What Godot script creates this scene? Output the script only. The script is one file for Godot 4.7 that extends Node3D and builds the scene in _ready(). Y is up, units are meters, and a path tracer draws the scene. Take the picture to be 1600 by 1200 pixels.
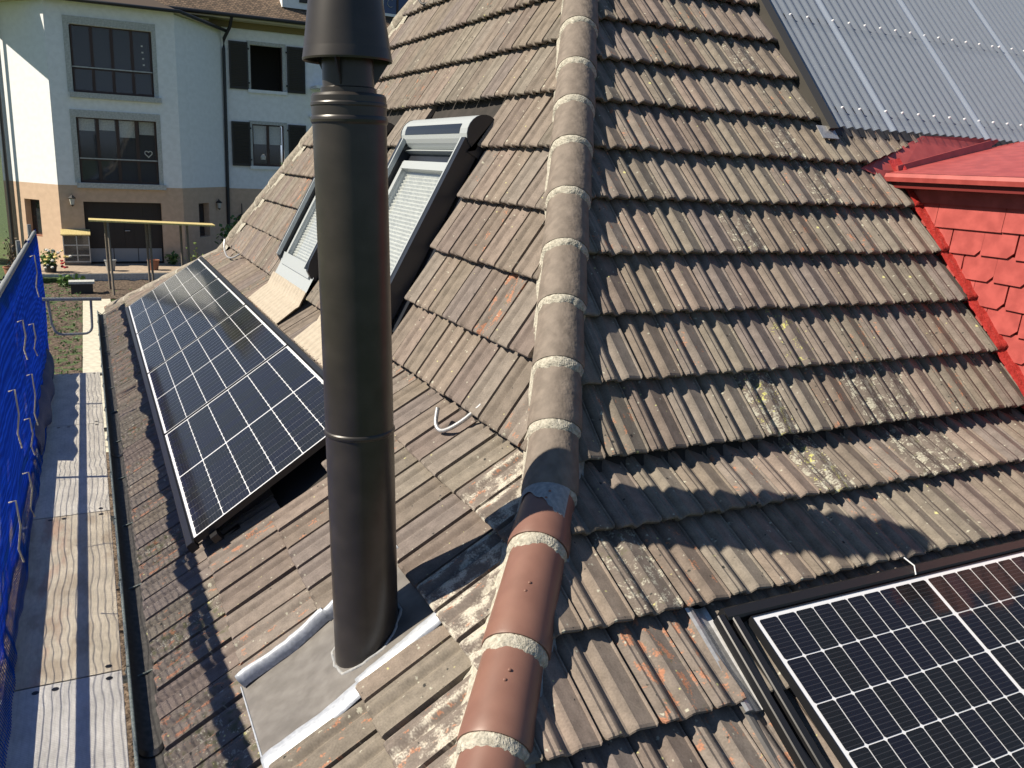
extends Node3D
# House roof seen from a scaffold: world origin = where the hip meets the kink of the bell-cast roof, x right across, z towards the viewer.

const A1 := 37.62; const A2 := 62.25     # pitch of the gutter side, below and above the kink
const B1 := 30.17; const B2 := 47.52     # pitch of the dormer side
const TW := 0.207                         # tile cover width
const TL := 0.43                          # tile length
var EB := Vector3(cos(deg_to_rad(0.4825)), 0, sin(deg_to_rad(0.4825)))     # eave direction of the dormer side
var NB := Vector3(sin(deg_to_rad(0.4825)), 0, -cos(deg_to_rad(0.4825)))    # its uphill direction in plan
var SUN := Vector3(0.711, -0.678, 0.186).normalized()
var rng := RandomNumberGenerator.new()
var used := {}
var M := {}

# ------------------------------------------------------------------ mesh builder
class MB:
	var st := SurfaceTool.new()
	func _init(smooth := false):
		st.begin(Mesh.PRIMITIVE_TRIANGLES)
		st.set_smooth_group(0 if smooth else -1)
	func sm(g: int): st.set_smooth_group(g)
	func v(p: Vector3, uv := Vector2.ZERO):
		st.set_uv(uv); st.add_vertex(p)
	func tri(a: Vector3, b: Vector3, c: Vector3, ua := Vector2.ZERO, ub := Vector2.ZERO, uc := Vector2.ZERO):
		v(a, ua); v(c, uc); v(b, ub)
	func quad(a: Vector3, b: Vector3, c: Vector3, d: Vector3, ua := Vector2(0, 0), ub := Vector2(1, 0), uc := Vector2(1, 1), ud := Vector2(0, 1)):
		tri(a, b, c, ua, ub, uc); tri(a, c, d, ua, uc, ud)
	func box(t: Transform3D, s: Vector3):
		var h := s * 0.5
		var p := []
		for i in 8: p.append(t * Vector3(h.x * (1 if i & 1 else -1), h.y * (1 if i & 2 else -1), h.z * (1 if i & 4 else -1)))
		quad(p[4], p[5], p[7], p[6]); quad(p[1], p[0], p[2], p[3]); quad(p[5], p[1], p[3], p[7])
		quad(p[0], p[4], p[6], p[2]); quad(p[6], p[7], p[3], p[2]); quad(p[0], p[1], p[5], p[4])
	func bx(x0: float, x1: float, y0: float, y1: float, z0: float, z1: float):
		box(Transform3D(Basis(), Vector3((x0 + x1) / 2, (y0 + y1) / 2, (z0 + z1) / 2)), Vector3(abs(x1 - x0), abs(y1 - y0), abs(z1 - z0)))
	# box with chamfered long edges on its +y side (t maps local axes)
	func cbox(t: Transform3D, s: Vector3, c: float):
		var h := s * 0.5
		var prof := [Vector2(-h.x, -h.y), Vector2(h.x, -h.y), Vector2(h.x, h.y - c), Vector2(h.x - c, h.y), Vector2(-h.x + c, h.y), Vector2(-h.x, h.y - c)]
		prism(prof, t, -h.z, h.z)
	# polygon (counter-clockwise in local xy) pulled along local z
	func prism(prof: Array, t: Transform3D, z0: float, z1: float):
		var n := prof.size()
		for i in n:
			var a: Vector2 = prof[i]; var b: Vector2 = prof[(i + 1) % n]
			quad(t * Vector3(a.x, a.y, z1), t * Vector3(a.x, a.y, z0), t * Vector3(b.x, b.y, z0), t * Vector3(b.x, b.y, z1))
		for i in range(1, n - 1):
			var a: Vector2 = prof[0]; var b: Vector2 = prof[i]; var c: Vector2 = prof[i + 1]
			tri(t * Vector3(a.x, a.y, z1), t * Vector3(b.x, b.y, z1), t * Vector3(c.x, c.y, z1))
			tri(t * Vector3(a.x, a.y, z0), t * Vector3(c.x, c.y, z0), t * Vector3(b.x, b.y, z0))
	func tube(pts: Array, r: float, n := 8, caps := true):
		st.set_smooth_group(1)
		var rings := []
		var up := Vector3(0.123, 0.97, 0.21).normalized()
		for i in pts.size():
			var d: Vector3 = (pts[min(i + 1, pts.size() - 1)] - pts[max(i - 1, 0)]).normalized()
			var s := d.cross(up)
			if s.length() < 0.05: s = d.cross(Vector3(1, 0.1, 0))
			s = s.normalized()
			var u := s.cross(d).normalized()
			var ring := []
			for k in n:
				var a := TAU * k / n
				ring.append(pts[i] + (s * cos(a) + u * sin(a)) * r)
			rings.append(ring)
		for i in pts.size() - 1:
			for k in n:
				var k2: int = (k + 1) % n
				quad(rings[i][k], rings[i][k2], rings[i + 1][k2], rings[i + 1][k])
		if caps:
			st.set_smooth_group(-1)
			for k in range(1, n - 1):
				tri(rings[0][0], rings[0][k + 1], rings[0][k])
				var e: Array = rings[-1]
				tri(e[0], e[k], e[k + 1])
	# profile of (radius, height) turned about local y
	func lathe(prof: Array, t: Transform3D, n := 32, smooth := true):
		for i in prof.size() - 1:
			var a: Vector2 = prof[i]; var b: Vector2 = prof[i + 1]
			st.set_smooth_group(i + 2 if smooth else -1)
			for k in n:
				var p := TAU * k / n; var q := TAU * (k + 1) / n
				var c0 := Vector3(sin(p), 0, cos(p)); var c1 := Vector3(sin(q), 0, cos(q))
				var u0 := float(k) / n * 6.0; var u1 := float(k + 1) / n * 6.0
				quad(t * (c0 * a.x + Vector3(0, a.y, 0)), t * (c1 * a.x + Vector3(0, a.y, 0)), t * (c1 * b.x + Vector3(0, b.y, 0)), t * (c0 * b.x + Vector3(0, b.y, 0)), Vector2(u0, a.y), Vector2(u1, a.y), Vector2(u1, b.y), Vector2(u0, b.y))
	func mesh() -> ArrayMesh:
		st.generate_normals()
		return st.commit()

# ------------------------------------------------------------------ nodes
func numbered(n: String) -> String:
	if not used.has(n):
		used[n] = 0
		return n
	used[n] += 1
	return "%s_%03d" % [n, used[n]]
func put(called: String, mesh: Mesh, m: Material, parent: Node = null) -> MeshInstance3D:
	var o := MeshInstance3D.new()
	o.mesh = mesh
	o.material_override = m
	if parent == null:
		o.name = numbered(called); add_child(o)
	else:
		o.name = called; parent.add_child(o, true)
	return o
func make(called: String, mb: MB, m: Material, parent: Node = null) -> MeshInstance3D:
	return put(called, mb.mesh(), m, parent)
func tag(o: Node, label: String, category: String, group := "") -> Node:
	o.set_meta("label", label); o.set_meta("category", category)
	if group != "": o.set_meta("group", group)
	return o
func base(called: String, at := Vector3.ZERO) -> Node3D:
	var o := Node3D.new()
	o.name = numbered(called); add_child(o); o.position = at
	return o
func structure(o: Node) -> Node:
	o.set_meta("kind", "structure")
	return o

# ------------------------------------------------------------------ materials
func lin(r: float, g: float, b: float) -> Color: return Color(r, g, b).linear_to_srgb()
func mat(c: Color, rough := 0.8, metal := 0.0, spec := 0.5) -> StandardMaterial3D:
	var m := StandardMaterial3D.new()
	m.albedo_color = c; m.roughness = rough; m.metallic = metal; m.metallic_specular = spec
	m.cull_mode = BaseMaterial3D.CULL_DISABLED
	return m
func noise_tex(c0: Color, c1: Color, freq: float, seed_: int, size := 256, mid := Color(0, 0, 0, 0)) -> NoiseTexture2D:
	var n := FastNoiseLite.new()
	n.seed = seed_; n.frequency = freq; n.fractal_octaves = 5; n.noise_type = FastNoiseLite.TYPE_SIMPLEX_SMOOTH
	var g := Gradient.new()
	g.set_color(0, c0); g.set_color(1, c1)
	g.set_offset(0, 0.25); g.set_offset(1, 0.75)
	if mid.a > 0: g.add_point(0.5, mid)
	var t := NoiseTexture2D.new()
	t.width = size; t.height = size; t.seamless = true; t.noise = n; t.color_ramp = g
	return t
func bump_tex(freq: float, seed_: int, strength: float, size := 256) -> NoiseTexture2D:
	var n := FastNoiseLite.new()
	n.seed = seed_; n.frequency = freq; n.fractal_octaves = 4
	var t := NoiseTexture2D.new()
	t.width = size; t.height = size; t.seamless = true; t.noise = n; t.as_normal_map = true; t.bump_strength = strength
	return t
func rough_mat(c0: Color, c1: Color, freq: float, seed_: int, scale: float, rough := 0.85, bump := 0.0, world := true) -> StandardMaterial3D:
	var m := mat(Color.WHITE, rough)
	m.albedo_texture = noise_tex(c0, c1, freq, seed_)
	m.uv1_triplanar = true; m.uv1_world_triplanar = world
	m.uv1_scale = Vector3.ONE * scale
	if bump > 0:
		m.normal_enabled = true; m.normal_texture = bump_tex(freq * 2.0, seed_ + 9, bump); m.normal_scale = 1.0
	return m

# tile skins: fired clay with a worn brown coat, streaks down the slope, lichen spots, flaked orange clay, cement wash
func skin(seed_: int, tone: Color, lichen: float, orange: float, yellow: float, crust: float, wash: float, moss: float) -> StandardMaterial3D:
	var w := 72; var h := 144
	var a := FastNoiseLite.new(); a.seed = seed_; a.frequency = 0.045; a.fractal_octaves = 4
	var s := FastNoiseLite.new(); s.seed = seed_ + 77; s.frequency = 0.11; s.fractal_octaves = 3
	var f := FastNoiseLite.new(); f.seed = seed_ + 31; f.frequency = 0.35; f.fractal_octaves = 2
	var r := RandomNumberGenerator.new(); r.seed = seed_ * 7 + 3
	var spots := []
	for i in int(lichen * 26):
		spots.append([r.randf() * w, r.randf() * h, r.randf_range(0.5, 1.5) * (2.0 if r.randf() < 0.12 else 1.0), r.randf()])
	var img := Image.create(w, h, false, Image.FORMAT_RGB8)
	for y in h:
		for x in w:
			var n1 := a.get_noise_2d(x, y * 0.85)
			var n2 := s.get_noise_2d(x, y * 0.09)
			var n3 := f.get_noise_2d(x, y)
			var c := tone * (1.0 + 0.27 * n1 + 0.11 * n2 + 0.24 * n3)
			if moss > 0.0:
				var k := clampf((a.get_noise_2d(x + 300, y) + 0.35 * n3 + moss - 0.55) * 3.0, 0, 1)
				c = c.lerp(Color(0.07, 0.075, 0.035) * (1.0 + n3 * 0.5), k * 0.75)
			if orange > 0.0:
				var k := smoothstep(0.0, 0.08, s.get_noise_2d(x * 0.6 + 500, y * 0.28 + 90) + 0.3 * n3 + orange - 0.58)
				c = c.lerp(Color(0.36, 0.155, 0.085) * (1.0 + 0.5 * n3), k * 0.75)
			if crust > 0.0:
				var k := smoothstep(0.0, 0.22, a.get_noise_2d(x * 1.6 + 40, y * 1.1 + 700) + 0.55 * n3 + crust - 0.55)
				c = c.lerp(Color(0.34, 0.33, 0.27) * (1.0 + 0.45 * n3), k * 0.85)
			if yellow > 0.0:
				var k := smoothstep(0.0, 0.1, a.get_noise_2d(x * 1.3 + 900, y + 200) + 0.6 * n3 + yellow - 0.6)
				c = c.lerp(Color(0.50, 0.50, 0.14), k * 0.9)
			if wash > 0.0:
				var k := smoothstep(0.0, 0.5, 0.7 * s.get_noise_2d(x * 0.5 + 60, y * 0.12 + 11) + 0.6 * n1 + 0.3 * n3 + wash - 0.42)
				c = c.lerp(Color(0.52, 0.49, 0.41) * (1.0 + 0.3 * n3), k * 0.8)
			img.set_pixel(x, y, Color(clampf(c.r, 0.01, 0.8), clampf(c.g, 0.01, 0.8), clampf(c.b, 0.01, 0.8)).linear_to_srgb())
	for sp in spots:
		var rad: float = sp[2]
		var col := Color(0.38, 0.37, 0.3) if sp[3] < 0.7 else (Color(0.46, 0.44, 0.2) if sp[3] < 0.8 else Color(0.03, 0.03, 0.028))
		for y in range(int(sp[1] - rad) - 1, int(sp[1] + rad) + 2):
			for x in range(int(sp[0] - rad) - 1, int(sp[0] + rad) + 2):
				if x < 0 or y < 0 or x >= w or y >= h: continue
				if Vector2(x - sp[0], (y - sp[1])).length() < rad * (1.0 + 0.5 * f.get_noise_2d(x * 3, y * 3)):
					img.set_pixel(x, y, col.linear_to_srgb())
	var m := mat(Color.WHITE, 0.82, 0.0, 0.35)
	m.albedo_texture = ImageTexture.create_from_image(img)
	return m

func materials():
	M.skins = []
	var t0 := Color(0.170, 0.143, 0.123)
	for i in 18:
		var r := RandomNumberGenerator.new(); r.seed = 400 + i
		var k := r.randf_range(0.82, 1.16)
		var tone := Color(t0.r * k * r.randf_range(0.96, 1.05), t0.g * k, t0.b * k * r.randf_range(0.93, 1.06))
		M.skins.append(skin(i + 1, tone, r.randf_range(0.1, 1.2), 0.0 if i % 5 else 0.08, 0.0, 0.0, 0.0, 0.0))
	M.skin_orange = [skin(51, t0, 0.7, 0.24, 0.0, 0.0, 0.0, 0.0), skin(52, t0 * 0.95, 0.8, 0.32, 0.0, 0.0, 0.0, 0.1), skin(53, t0, 0.5, 0.2, 0.0, 0.0, 0.0, 0.0)]
	M.skin_crust = [skin(61, t0 * 0.7, 1.5, 0.0, 0.0, 0.42, 0.0, 0.2), skin(62, t0 * 0.8, 1.2, 0.0, 0.0, 0.32, 0.0, 0.2), skin(63, t0 * 0.75, 1.4, 0.0, 0.08, 0.5, 0.0, 0.1)]
	M.skin_yellow = [skin(71, t0, 0.8, 0.0, 0.10, 0.0, 0.0, 0.0)]
	M.skin_wash = [skin(81, t0, 0.5, 0.05, 0.0, 0.0, 0.5, 0.0), skin(82, t0, 0.5, 0.0, 0.0, 0.0, 0.66, 0.0), skin(83, t0, 0.3, 0.12, 0.0, 0.0, 0.42, 0.0)]
	M.skin_moss = [skin(91, t0 * 0.95, 1.0, 0.05, 0.0, 0.1, 0.0, 0.4), skin(92, t0 * 0.9, 1.2, 0.1, 0.0, 0.2, 0.0, 0.5), skin(93, t0, 1.0, 0.2, 0.0, 0.0, 0.0, 0.3)]
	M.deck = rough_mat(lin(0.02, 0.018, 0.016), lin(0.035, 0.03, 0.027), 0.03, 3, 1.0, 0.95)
	M.cap_old = rough_mat(lin(0.13, 0.105, 0.085), lin(0.2, 0.165, 0.135), 0.02, 5, 3.0, 0.75, 2.0)
	M.cap_new = rough_mat(lin(0.165, 0.082, 0.06), lin(0.205, 0.105, 0.078), 0.012, 6, 2.0, 0.45)
	M.cap_far = rough_mat(lin(0.17, 0.15, 0.12), lin(0.3, 0.265, 0.215), 0.03, 15, 3.0, 0.85, 2.0)
	M.mortar = rough_mat(lin(0.26, 0.245, 0.20), lin(0.52, 0.49, 0.41), 0.035, 7, 6.0, 0.95, 6.0)
	M.slurry = rough_mat(lin(0.22, 0.23, 0.24), lin(0.36, 0.36, 0.35), 0.03, 8, 5.0, 0.9, 3.0)
	M.flue = rough_mat(lin(0.024, 0.021, 0.018), lin(0.036, 0.031, 0.027), 0.02, 9, 1.5, 0.36)
	M.lead = rough_mat(lin(0.32, 0.345, 0.385), lin(0.47, 0.50, 0.545), 0.03, 10, 5.0, 0.5, 0.5)
	M.lead.metallic = 0.3
	M.sheet = rough_mat(lin(0.13, 0.12, 0.11), lin(0.18, 0.17, 0.158), 0.012, 11, 4.0, 0.5, 0.15)
	M.sheet.metallic = 0.3
	M.black = mat(lin(0.012, 0.012, 0.013), 0.38)
	M.frame = mat(lin(0.02, 0.021, 0.024), 0.35, 0.3)
	M.white_edge = mat(lin(0.72, 0.73, 0.75), 0.3)
	M.cells = []
	for k in 4:
		var img := Image.create(32, 96, false, Image.FORMAT_RGB8)
		var cc: Color = [Color(0.0058, 0.006, 0.0105), Color(0.0065, 0.0066, 0.0085), Color(0.0062, 0.0062, 0.0072), Color(0.0052, 0.0055, 0.011)][k]
		img.fill(cc.linear_to_srgb())
		for b in 9:
			img.fill_rect(Rect2i(0, 5 + b * 10, 32, 1), Color(0.045, 0.045, 0.05).linear_to_srgb())
			img.set_pixel(1, 5 + b * 10, Color(0.3, 0.3, 0.3)); img.set_pixel(30, 5 + b * 10, Color(0.3, 0.3, 0.3))
		var m := mat(Color.WHITE, 0.5, 0.0, 0.12)
		m.albedo_texture = ImageTexture.create_from_image(img)
		M.cells.append(m)
	M.pane = mat(Color(0.9, 0.95, 1.0, 0.006), 0.07, 0.0, 0.4)
	M.pane.transparency = BaseMaterial3D.TRANSPARENCY_ALPHA
	M.alu = mat(lin(0.5, 0.5, 0.5), 0.35, 0.8)
	M.steel = rough_mat(lin(0.38, 0.38, 0.38), lin(0.52, 0.52, 0.52), 0.03, 12, 6.0, 0.42)
	M.steel.metallic = 0.6
	M.tubegrey = rough_mat(lin(0.19, 0.2, 0.2), lin(0.32, 0.33, 0.33), 0.03, 13, 5.0, 0.5)
	M.zinc = rough_mat(lin(0.035, 0.034, 0.033), lin(0.075, 0.07, 0.064), 0.02, 14, 3.0, 0.6)
	M.rim = rough_mat(lin(0.12, 0.15, 0.14), lin(0.22, 0.25, 0.23), 0.03, 16, 6.0, 0.5)
	M.win_grey = mat(lin(0.36, 0.39, 0.40), 0.45, 0.1)
	M.win_dark = mat(lin(0.018, 0.021, 0.028), 0.35)
	M.red = rough_mat(lin(0.30, 0.052, 0.046), lin(0.40, 0.078, 0.068), 0.025, 17, 1.2, 0.45)
	M.red_gloss = rough_mat(lin(0.26, 0.022, 0.018), lin(0.40, 0.045, 0.038), 0.02, 18, 8.0, 0.2, 5.0)
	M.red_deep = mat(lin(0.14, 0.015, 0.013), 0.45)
	M.trim = mat(lin(0.075, 0.07, 0.062), 0.45, 0.4)
	M.membrane = rough_mat(lin(0.022, 0.025, 0.03), lin(0.05, 0.054, 0.06), 0.02, 19, 2.0, 0.8)
	M.poly = mat(Color(0.80, 0.85, 0.92, 0.25), 0.14)
	M.poly.transparency = BaseMaterial3D.TRANSPARENCY_ALPHA
	M.screw = mat(lin(0.75, 0.76, 0.78), 0.3)
	M.batten = mat(lin(0.03, 0.028, 0.026), 0.8)
	# scaffold
	M.boards = [board_tex(Color(0.60, 0.59, 0.56), 1, 0.0), board_tex(Color(0.60, 0.54, 0.43), 2, 0.8), board_tex(Color(0.66, 0.63, 0.56), 3, 0.0)]
	M.toe = rough_mat(lin(0.35, 0.27, 0.15), lin(0.5, 0.4, 0.24), 0.03, 20, 3.0, 0.8)
	M.net = net_mat()
	M.net_thread = rough_mat(lin(0.008, 0.085, 0.32), lin(0.04, 0.24, 0.68), 0.04, 51, 2.5, 0.5)
	M.net_thread.backlight_enabled = true; M.net_thread.backlight = Color(0.05, 0.40, 1.0)
	M.ribbon = mat(lin(0.45, 0.41, 0.30), 0.8)
	M.blue_solid = rough_mat(lin(0.006, 0.02, 0.09), lin(0.01, 0.045, 0.19), 0.05, 21, 6.0, 0.7, 4.0)
	# far building and garden
	M.stucco = rough_mat(lin(0.77, 0.785, 0.79), lin(0.83, 0.845, 0.85), 0.02, 22, 0.8, 0.9)
	M.tan = rough_mat(lin(0.54, 0.39, 0.275), lin(0.60, 0.435, 0.31), 0.02, 23, 0.8, 0.9)
	M.stone = rough_mat(lin(0.40, 0.41, 0.39), lin(0.52, 0.53, 0.51), 0.03, 24, 1.5, 0.9)
	M.darkwood = mat(lin(0.022, 0.017, 0.015), 0.6)
	M.brown = mat(lin(0.045, 0.022, 0.016), 0.5)
	M.glass_dark = mat(lin(0.02, 0.023, 0.028), 0.06)
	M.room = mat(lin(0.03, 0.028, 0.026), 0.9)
	M.blind = rough_mat(lin(0.36, 0.38, 0.36), lin(0.48, 0.5, 0.47), 0.03, 25, 2.0, 0.9)
	M.clear = mat(Color(0.75, 0.82, 0.9, 0.05), 0.03)
	M.clear.transparency = BaseMaterial3D.TRANSPARENCY_ALPHA
	M.shutter = mat(lin(0.032, 0.028, 0.026), 0.6)
	M.cream = mat(lin(0.52, 0.47, 0.33), 0.8)
	M.olive = mat(lin(0.20, 0.155, 0.06), 0.8)
	M.farroof = roof_tex()
	M.pipe = mat(lin(0.02, 0.02, 0.022), 0.5)
	M.panelgrey = mat(lin(0.28, 0.29, 0.30), 0.6)
	M.soil = rough_mat(lin(0.055, 0.038, 0.026), lin(0.17, 0.125, 0.09), 0.06, 26, 0.7, 0.95, 5.0)
	M.grass = rough_mat(lin(0.035, 0.06, 0.018), lin(0.085, 0.13, 0.04), 0.06, 27, 0.6, 0.95, 4.0)
	M.concrete = rough_mat(lin(0.48, 0.45, 0.36), lin(0.60, 0.56, 0.45), 0.03, 28, 0.8, 0.9)
	M.terrace = rough_mat(lin(0.30, 0.235, 0.175), lin(0.40, 0.32, 0.24), 0.03, 29, 0.7, 0.9)
	M.wood_new = rough_mat(lin(0.50, 0.40, 0.16), lin(0.62, 0.51, 0.24), 0.03, 30, 2.0, 0.7)
	M.wood_grey = rough_mat(lin(0.12, 0.10, 0.08), lin(0.22, 0.19, 0.155), 0.04, 31, 3.0, 0.9)
	M.rock = rough_mat(lin(0.14, 0.12, 0.105), lin(0.32, 0.28, 0.24), 0.04, 32, 2.0, 0.95, 4.0)
	M.leaf = []
	for c in [lin(0.05, 0.11, 0.025), lin(0.09, 0.17, 0.035), lin(0.13, 0.19, 0.05)]:
		var m := mat(c, 0.6); m.backlight_enabled = true; m.backlight = Color(c.r, c.g, c.b) * 0.5
		M.leaf.append(m)
	M.twig = mat(lin(0.12, 0.09, 0.06), 0.9)
	M.terracotta = mat(lin(0.28, 0.12, 0.07), 0.8)
	M.pot_dark = mat(lin(0.03, 0.028, 0.026), 0.6)
	M.zincpail = mat(lin(0.3, 0.32, 0.33), 0.5, 0.3)
	M.petal_red = mat(lin(0.55, 0.03, 0.04), 0.6)
	M.petal_yellow = mat(lin(0.7, 0.55, 0.2), 0.6)
	M.heart = mat(lin(0.6, 0.58, 0.52), 0.7)
	M.lamp_glass = mat(lin(0.5, 0.5, 0.46), 0.2)

func board_tex(c: Color, seed_: int, stain: float) -> StandardMaterial3D:
	# finely ribbed walking face, worn, with a reddish paint stain on one board
	var w := 128; var h := 512
	var n := FastNoiseLite.new(); n.seed = seed_; n.frequency = 0.02; n.fractal_octaves = 4
	var img := Image.create(w, h, false, Image.FORMAT_RGB8)
	for y in h:
		for x in w:
			var a := n.get_noise_2d(x, y * 0.5); var b := n.get_noise_2d(x * 9, y * 3 + 500)
			var k := 1.0 + 0.25 * a + 0.16 * b
			if y % 3 == 0: k *= 0.84
			if x % 8 == 0: k *= 0.93
			var col := c * k
			if stain > 0:
				var s := smoothstep(0.0, 0.5, n.get_noise_2d(x + 900, y * 0.3 + 40) + 0.25 - absf(x - 44.0) / 50.0)
				col = col.lerp(Color(0.42, 0.19, 0.12), s * 0.6 * stain)
				var s2 := smoothstep(0.0, 0.4, n.get_noise_2d(x + 100, y * 0.4 + 640))
				col = col.lerp(Color(0.28, 0.2, 0.13), s2 * 0.5 * stain)
			img.set_pixel(x, y, Color(clampf(col.r, 0, 1), clampf(col.g, 0, 1), clampf(col.b, 0, 1)).linear_to_srgb())
	var m := mat(Color.WHITE, 0.6, 0.0, 0.4)
	m.albedo_texture = ImageTexture.create_from_image(img)
	return m
func net_mat() -> StandardMaterial3D:
	# knitted debris net: thin threads round open loops, a closed seam every few centimetres
	var s := 128
	var img := Image.create(s, s, false, Image.FORMAT_RGBA8)
	var n := FastNoiseLite.new(); n.seed = 5; n.frequency = 0.03
	for y in s:
		for x in s:
			var c := Color(0.010, 0.145, 0.52) * (1.0 + 0.4 * n.get_noise_2d(x * 2, y * 6))
			var seam := fposmod(y + 1.0 * sin(TAU * x / s * 2.0), 64.0) < 11.0 and fposmod(x + y, 8.0) < 5.0
			var hole := not seam and fposmod(x, 16.0) > 2.5 and fposmod(y, 9.0) > 1.5
			c = c.linear_to_srgb(); c.a = 0.0 if hole else 1.0
			img.set_pixel(x, y, c)
	var m := mat(Color.WHITE, 0.55)
	m.albedo_texture = ImageTexture.create_from_image(img)
	m.transparency = BaseMaterial3D.TRANSPARENCY_ALPHA_SCISSOR
	m.alpha_scissor_threshold = 0.5
	m.backlight_enabled = true; m.backlight = Color(0.05, 0.40, 1.0)
	return m
func roof_tex() -> StandardMaterial3D:
	# small plain tiles, far too small to tell apart
	var img := Image.create(128, 128, false, Image.FORMAT_RGB8)
	var r := RandomNumberGenerator.new(); r.seed = 4
	for j in 16:
		for i in 16:
			var k := r.randf_range(0.6, 1.3)
			var off := 4 if j % 2 else 0
			var c := Color(0.17 * k, 0.115 * k, 0.075 * k).linear_to_srgb()
			for y in 8:
				for x in 8:
					var cc := c if (y < 6 and x > 0) else c * 0.45
					img.set_pixel((i * 8 + x + off) % 128, j * 8 + y, Color(cc.r, cc.g, cc.b))
	var m := mat(Color.WHITE, 0.85)
	m.albedo_texture = ImageTexture.create_from_image(img)
	return m

# ------------------------------------------------------------------ roof frames
func frame(face: String, up: bool) -> Basis:
	# columns: across (to the right as seen from outside), up the slope, outward normal
	var a := deg_to_rad((A2 if up else A1) if face == "A" else (B2 if up else B1))
	var plan := Vector3(1, 0, 0) if face == "A" else NB
	var u := Vector3(0, 0, 1) if face == "A" else EB
	var d := plan * cos(a) + Vector3(0, sin(a), 0)
	return Basis(u, d, u.cross(d).normalized())
func on_roof(face: String, u: float, s: float, off := 0.0) -> Vector3:
	return frame(face, s > 0.0) * Vector3(u, s, off)
func hip(y: float, off := 0.0) -> Vector3:
	var i := y > 0.0
	var x := y / tan(deg_to_rad(A2 if i else A1))
	var tb := y / tan(deg_to_rad(B2 if i else B1))
	return Vector3(x, y + off, (tb - x * NB.x) / NB.z)
func far_hip(y: float, off := 0.0) -> Vector3:
	var x := y / tan(deg_to_rad(A2 if y > 0 else A1))
	return Vector3(x, y + off, -8.78 + (1.2 * y if y > 0 else 1.9 * y))

# ------------------------------------------------------------------ tiles
const PROF := [[0.0, -0.006], [0.02, 0.004], [0.06, 0.0165], [0.12, 0.0245], [0.17, 0.0205], [0.22, 0.0245], [0.29, 0.0215], [0.345, 0.008], [0.385, 0.002], [0.445, 0.002], [0.48, 0.012], [0.53, 0.0225], [0.585, 0.026], [0.64, 0.0225], [0.80, 0.0145], [0.91, 0.0095], [0.928, 0.0155], [0.950, 0.0165], [0.955, -0.014], [1.0, -0.014]]
func tile_tris() -> Array:
	# list of [a, b, c, uva, uvb, uvc] in the tile's own frame: x across, y up the slope from the nose, z outward
	var out := []
	var n := PROF.size()
	var pt := func(i: int, row: int) -> Vector3:
		var u: float = PROF[i][0]; var h: float = PROF[i][1]
		var x := u * TW
		var y0 := 0.0
		if u < 0.07: y0 = 0.026 * pow(1.0 - u / 0.07, 2.0)
		if u > 0.93: y0 = 0.012 * (u - 0.93) / 0.07
		match row:
			0: return Vector3(x, TL, h * 0.95 - 0.013)
			1: return Vector3(x, y0 + 0.014, h + 0.043)
			2: return Vector3(x, y0 + 0.004, h + 0.0415)
			3: return Vector3(x, y0, h + 0.036)
			_: return Vector3(x, y0 + 0.008, h + 0.014)
	var vv := [0.0, 0.95, 0.985, 1.0, 1.0]
	for row in 4:
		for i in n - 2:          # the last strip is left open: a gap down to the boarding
			var a: Vector3 = pt.call(i, row + 1); var b: Vector3 = pt.call(i + 1, row + 1)
			var c: Vector3 = pt.call(i + 1, row); var d: Vector3 = pt.call(i, row)
			var u0: float = PROF[i][0]; var u1: float = PROF[i + 1][0]
			var ua := Vector2(u0, vv[row + 1]); var ub := Vector2(u1, vv[row + 1]); var uc := Vector2(u1, vv[row]); var ud := Vector2(u0, vv[row])
			var sg: int = [2, 2, 2, -1, -1, 3, 3, 3, -1, 4, 4, 4, 5, 5, 5, -1, -1, -1, -1][i] if row == 0 else -1
			out.append([a, b, c, ua, ub, uc, sg]); out.append([a, c, d, ua, uc, ud, sg])
	return out
func clip_tris(tris: Array, n: Vector3, c: float) -> Array:
	# keeps n.p <= c
	var out := []
	for t in tris:
		var p := [t[0], t[1], t[2]]; var q := [t[3], t[4], t[5]]
		var np := []; var nq := []
		for i in 3:
			var j := (i + 1) % 3
			var da: float = n.dot(p[i]) - c; var db: float = n.dot(p[j]) - c
			if da <= 0: np.append(p[i]); nq.append(q[i])
			if (da < 0 and db > 0) or (da > 0 and db < 0):
				var k := da / (da - db)
				np.append((p[i] as Vector3).lerp(p[j], k)); nq.append((q[i] as Vector2).lerp(q[j], k))
		for i in range(1, np.size() - 1):
			out.append([np[0], np[i], np[i + 1], nq[0], nq[i], nq[i + 1], t[6]])
	return out
var tile_src := []
var tile_mesh: ArrayMesh
func tris_mesh(tris: Array) -> ArrayMesh:
	var b := MB.new(true)
	for t in tris:
		b.sm(t[6]); b.tri(t[0], t[1], t[2], t[3], t[4], t[5])
	return b.mesh()
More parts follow.
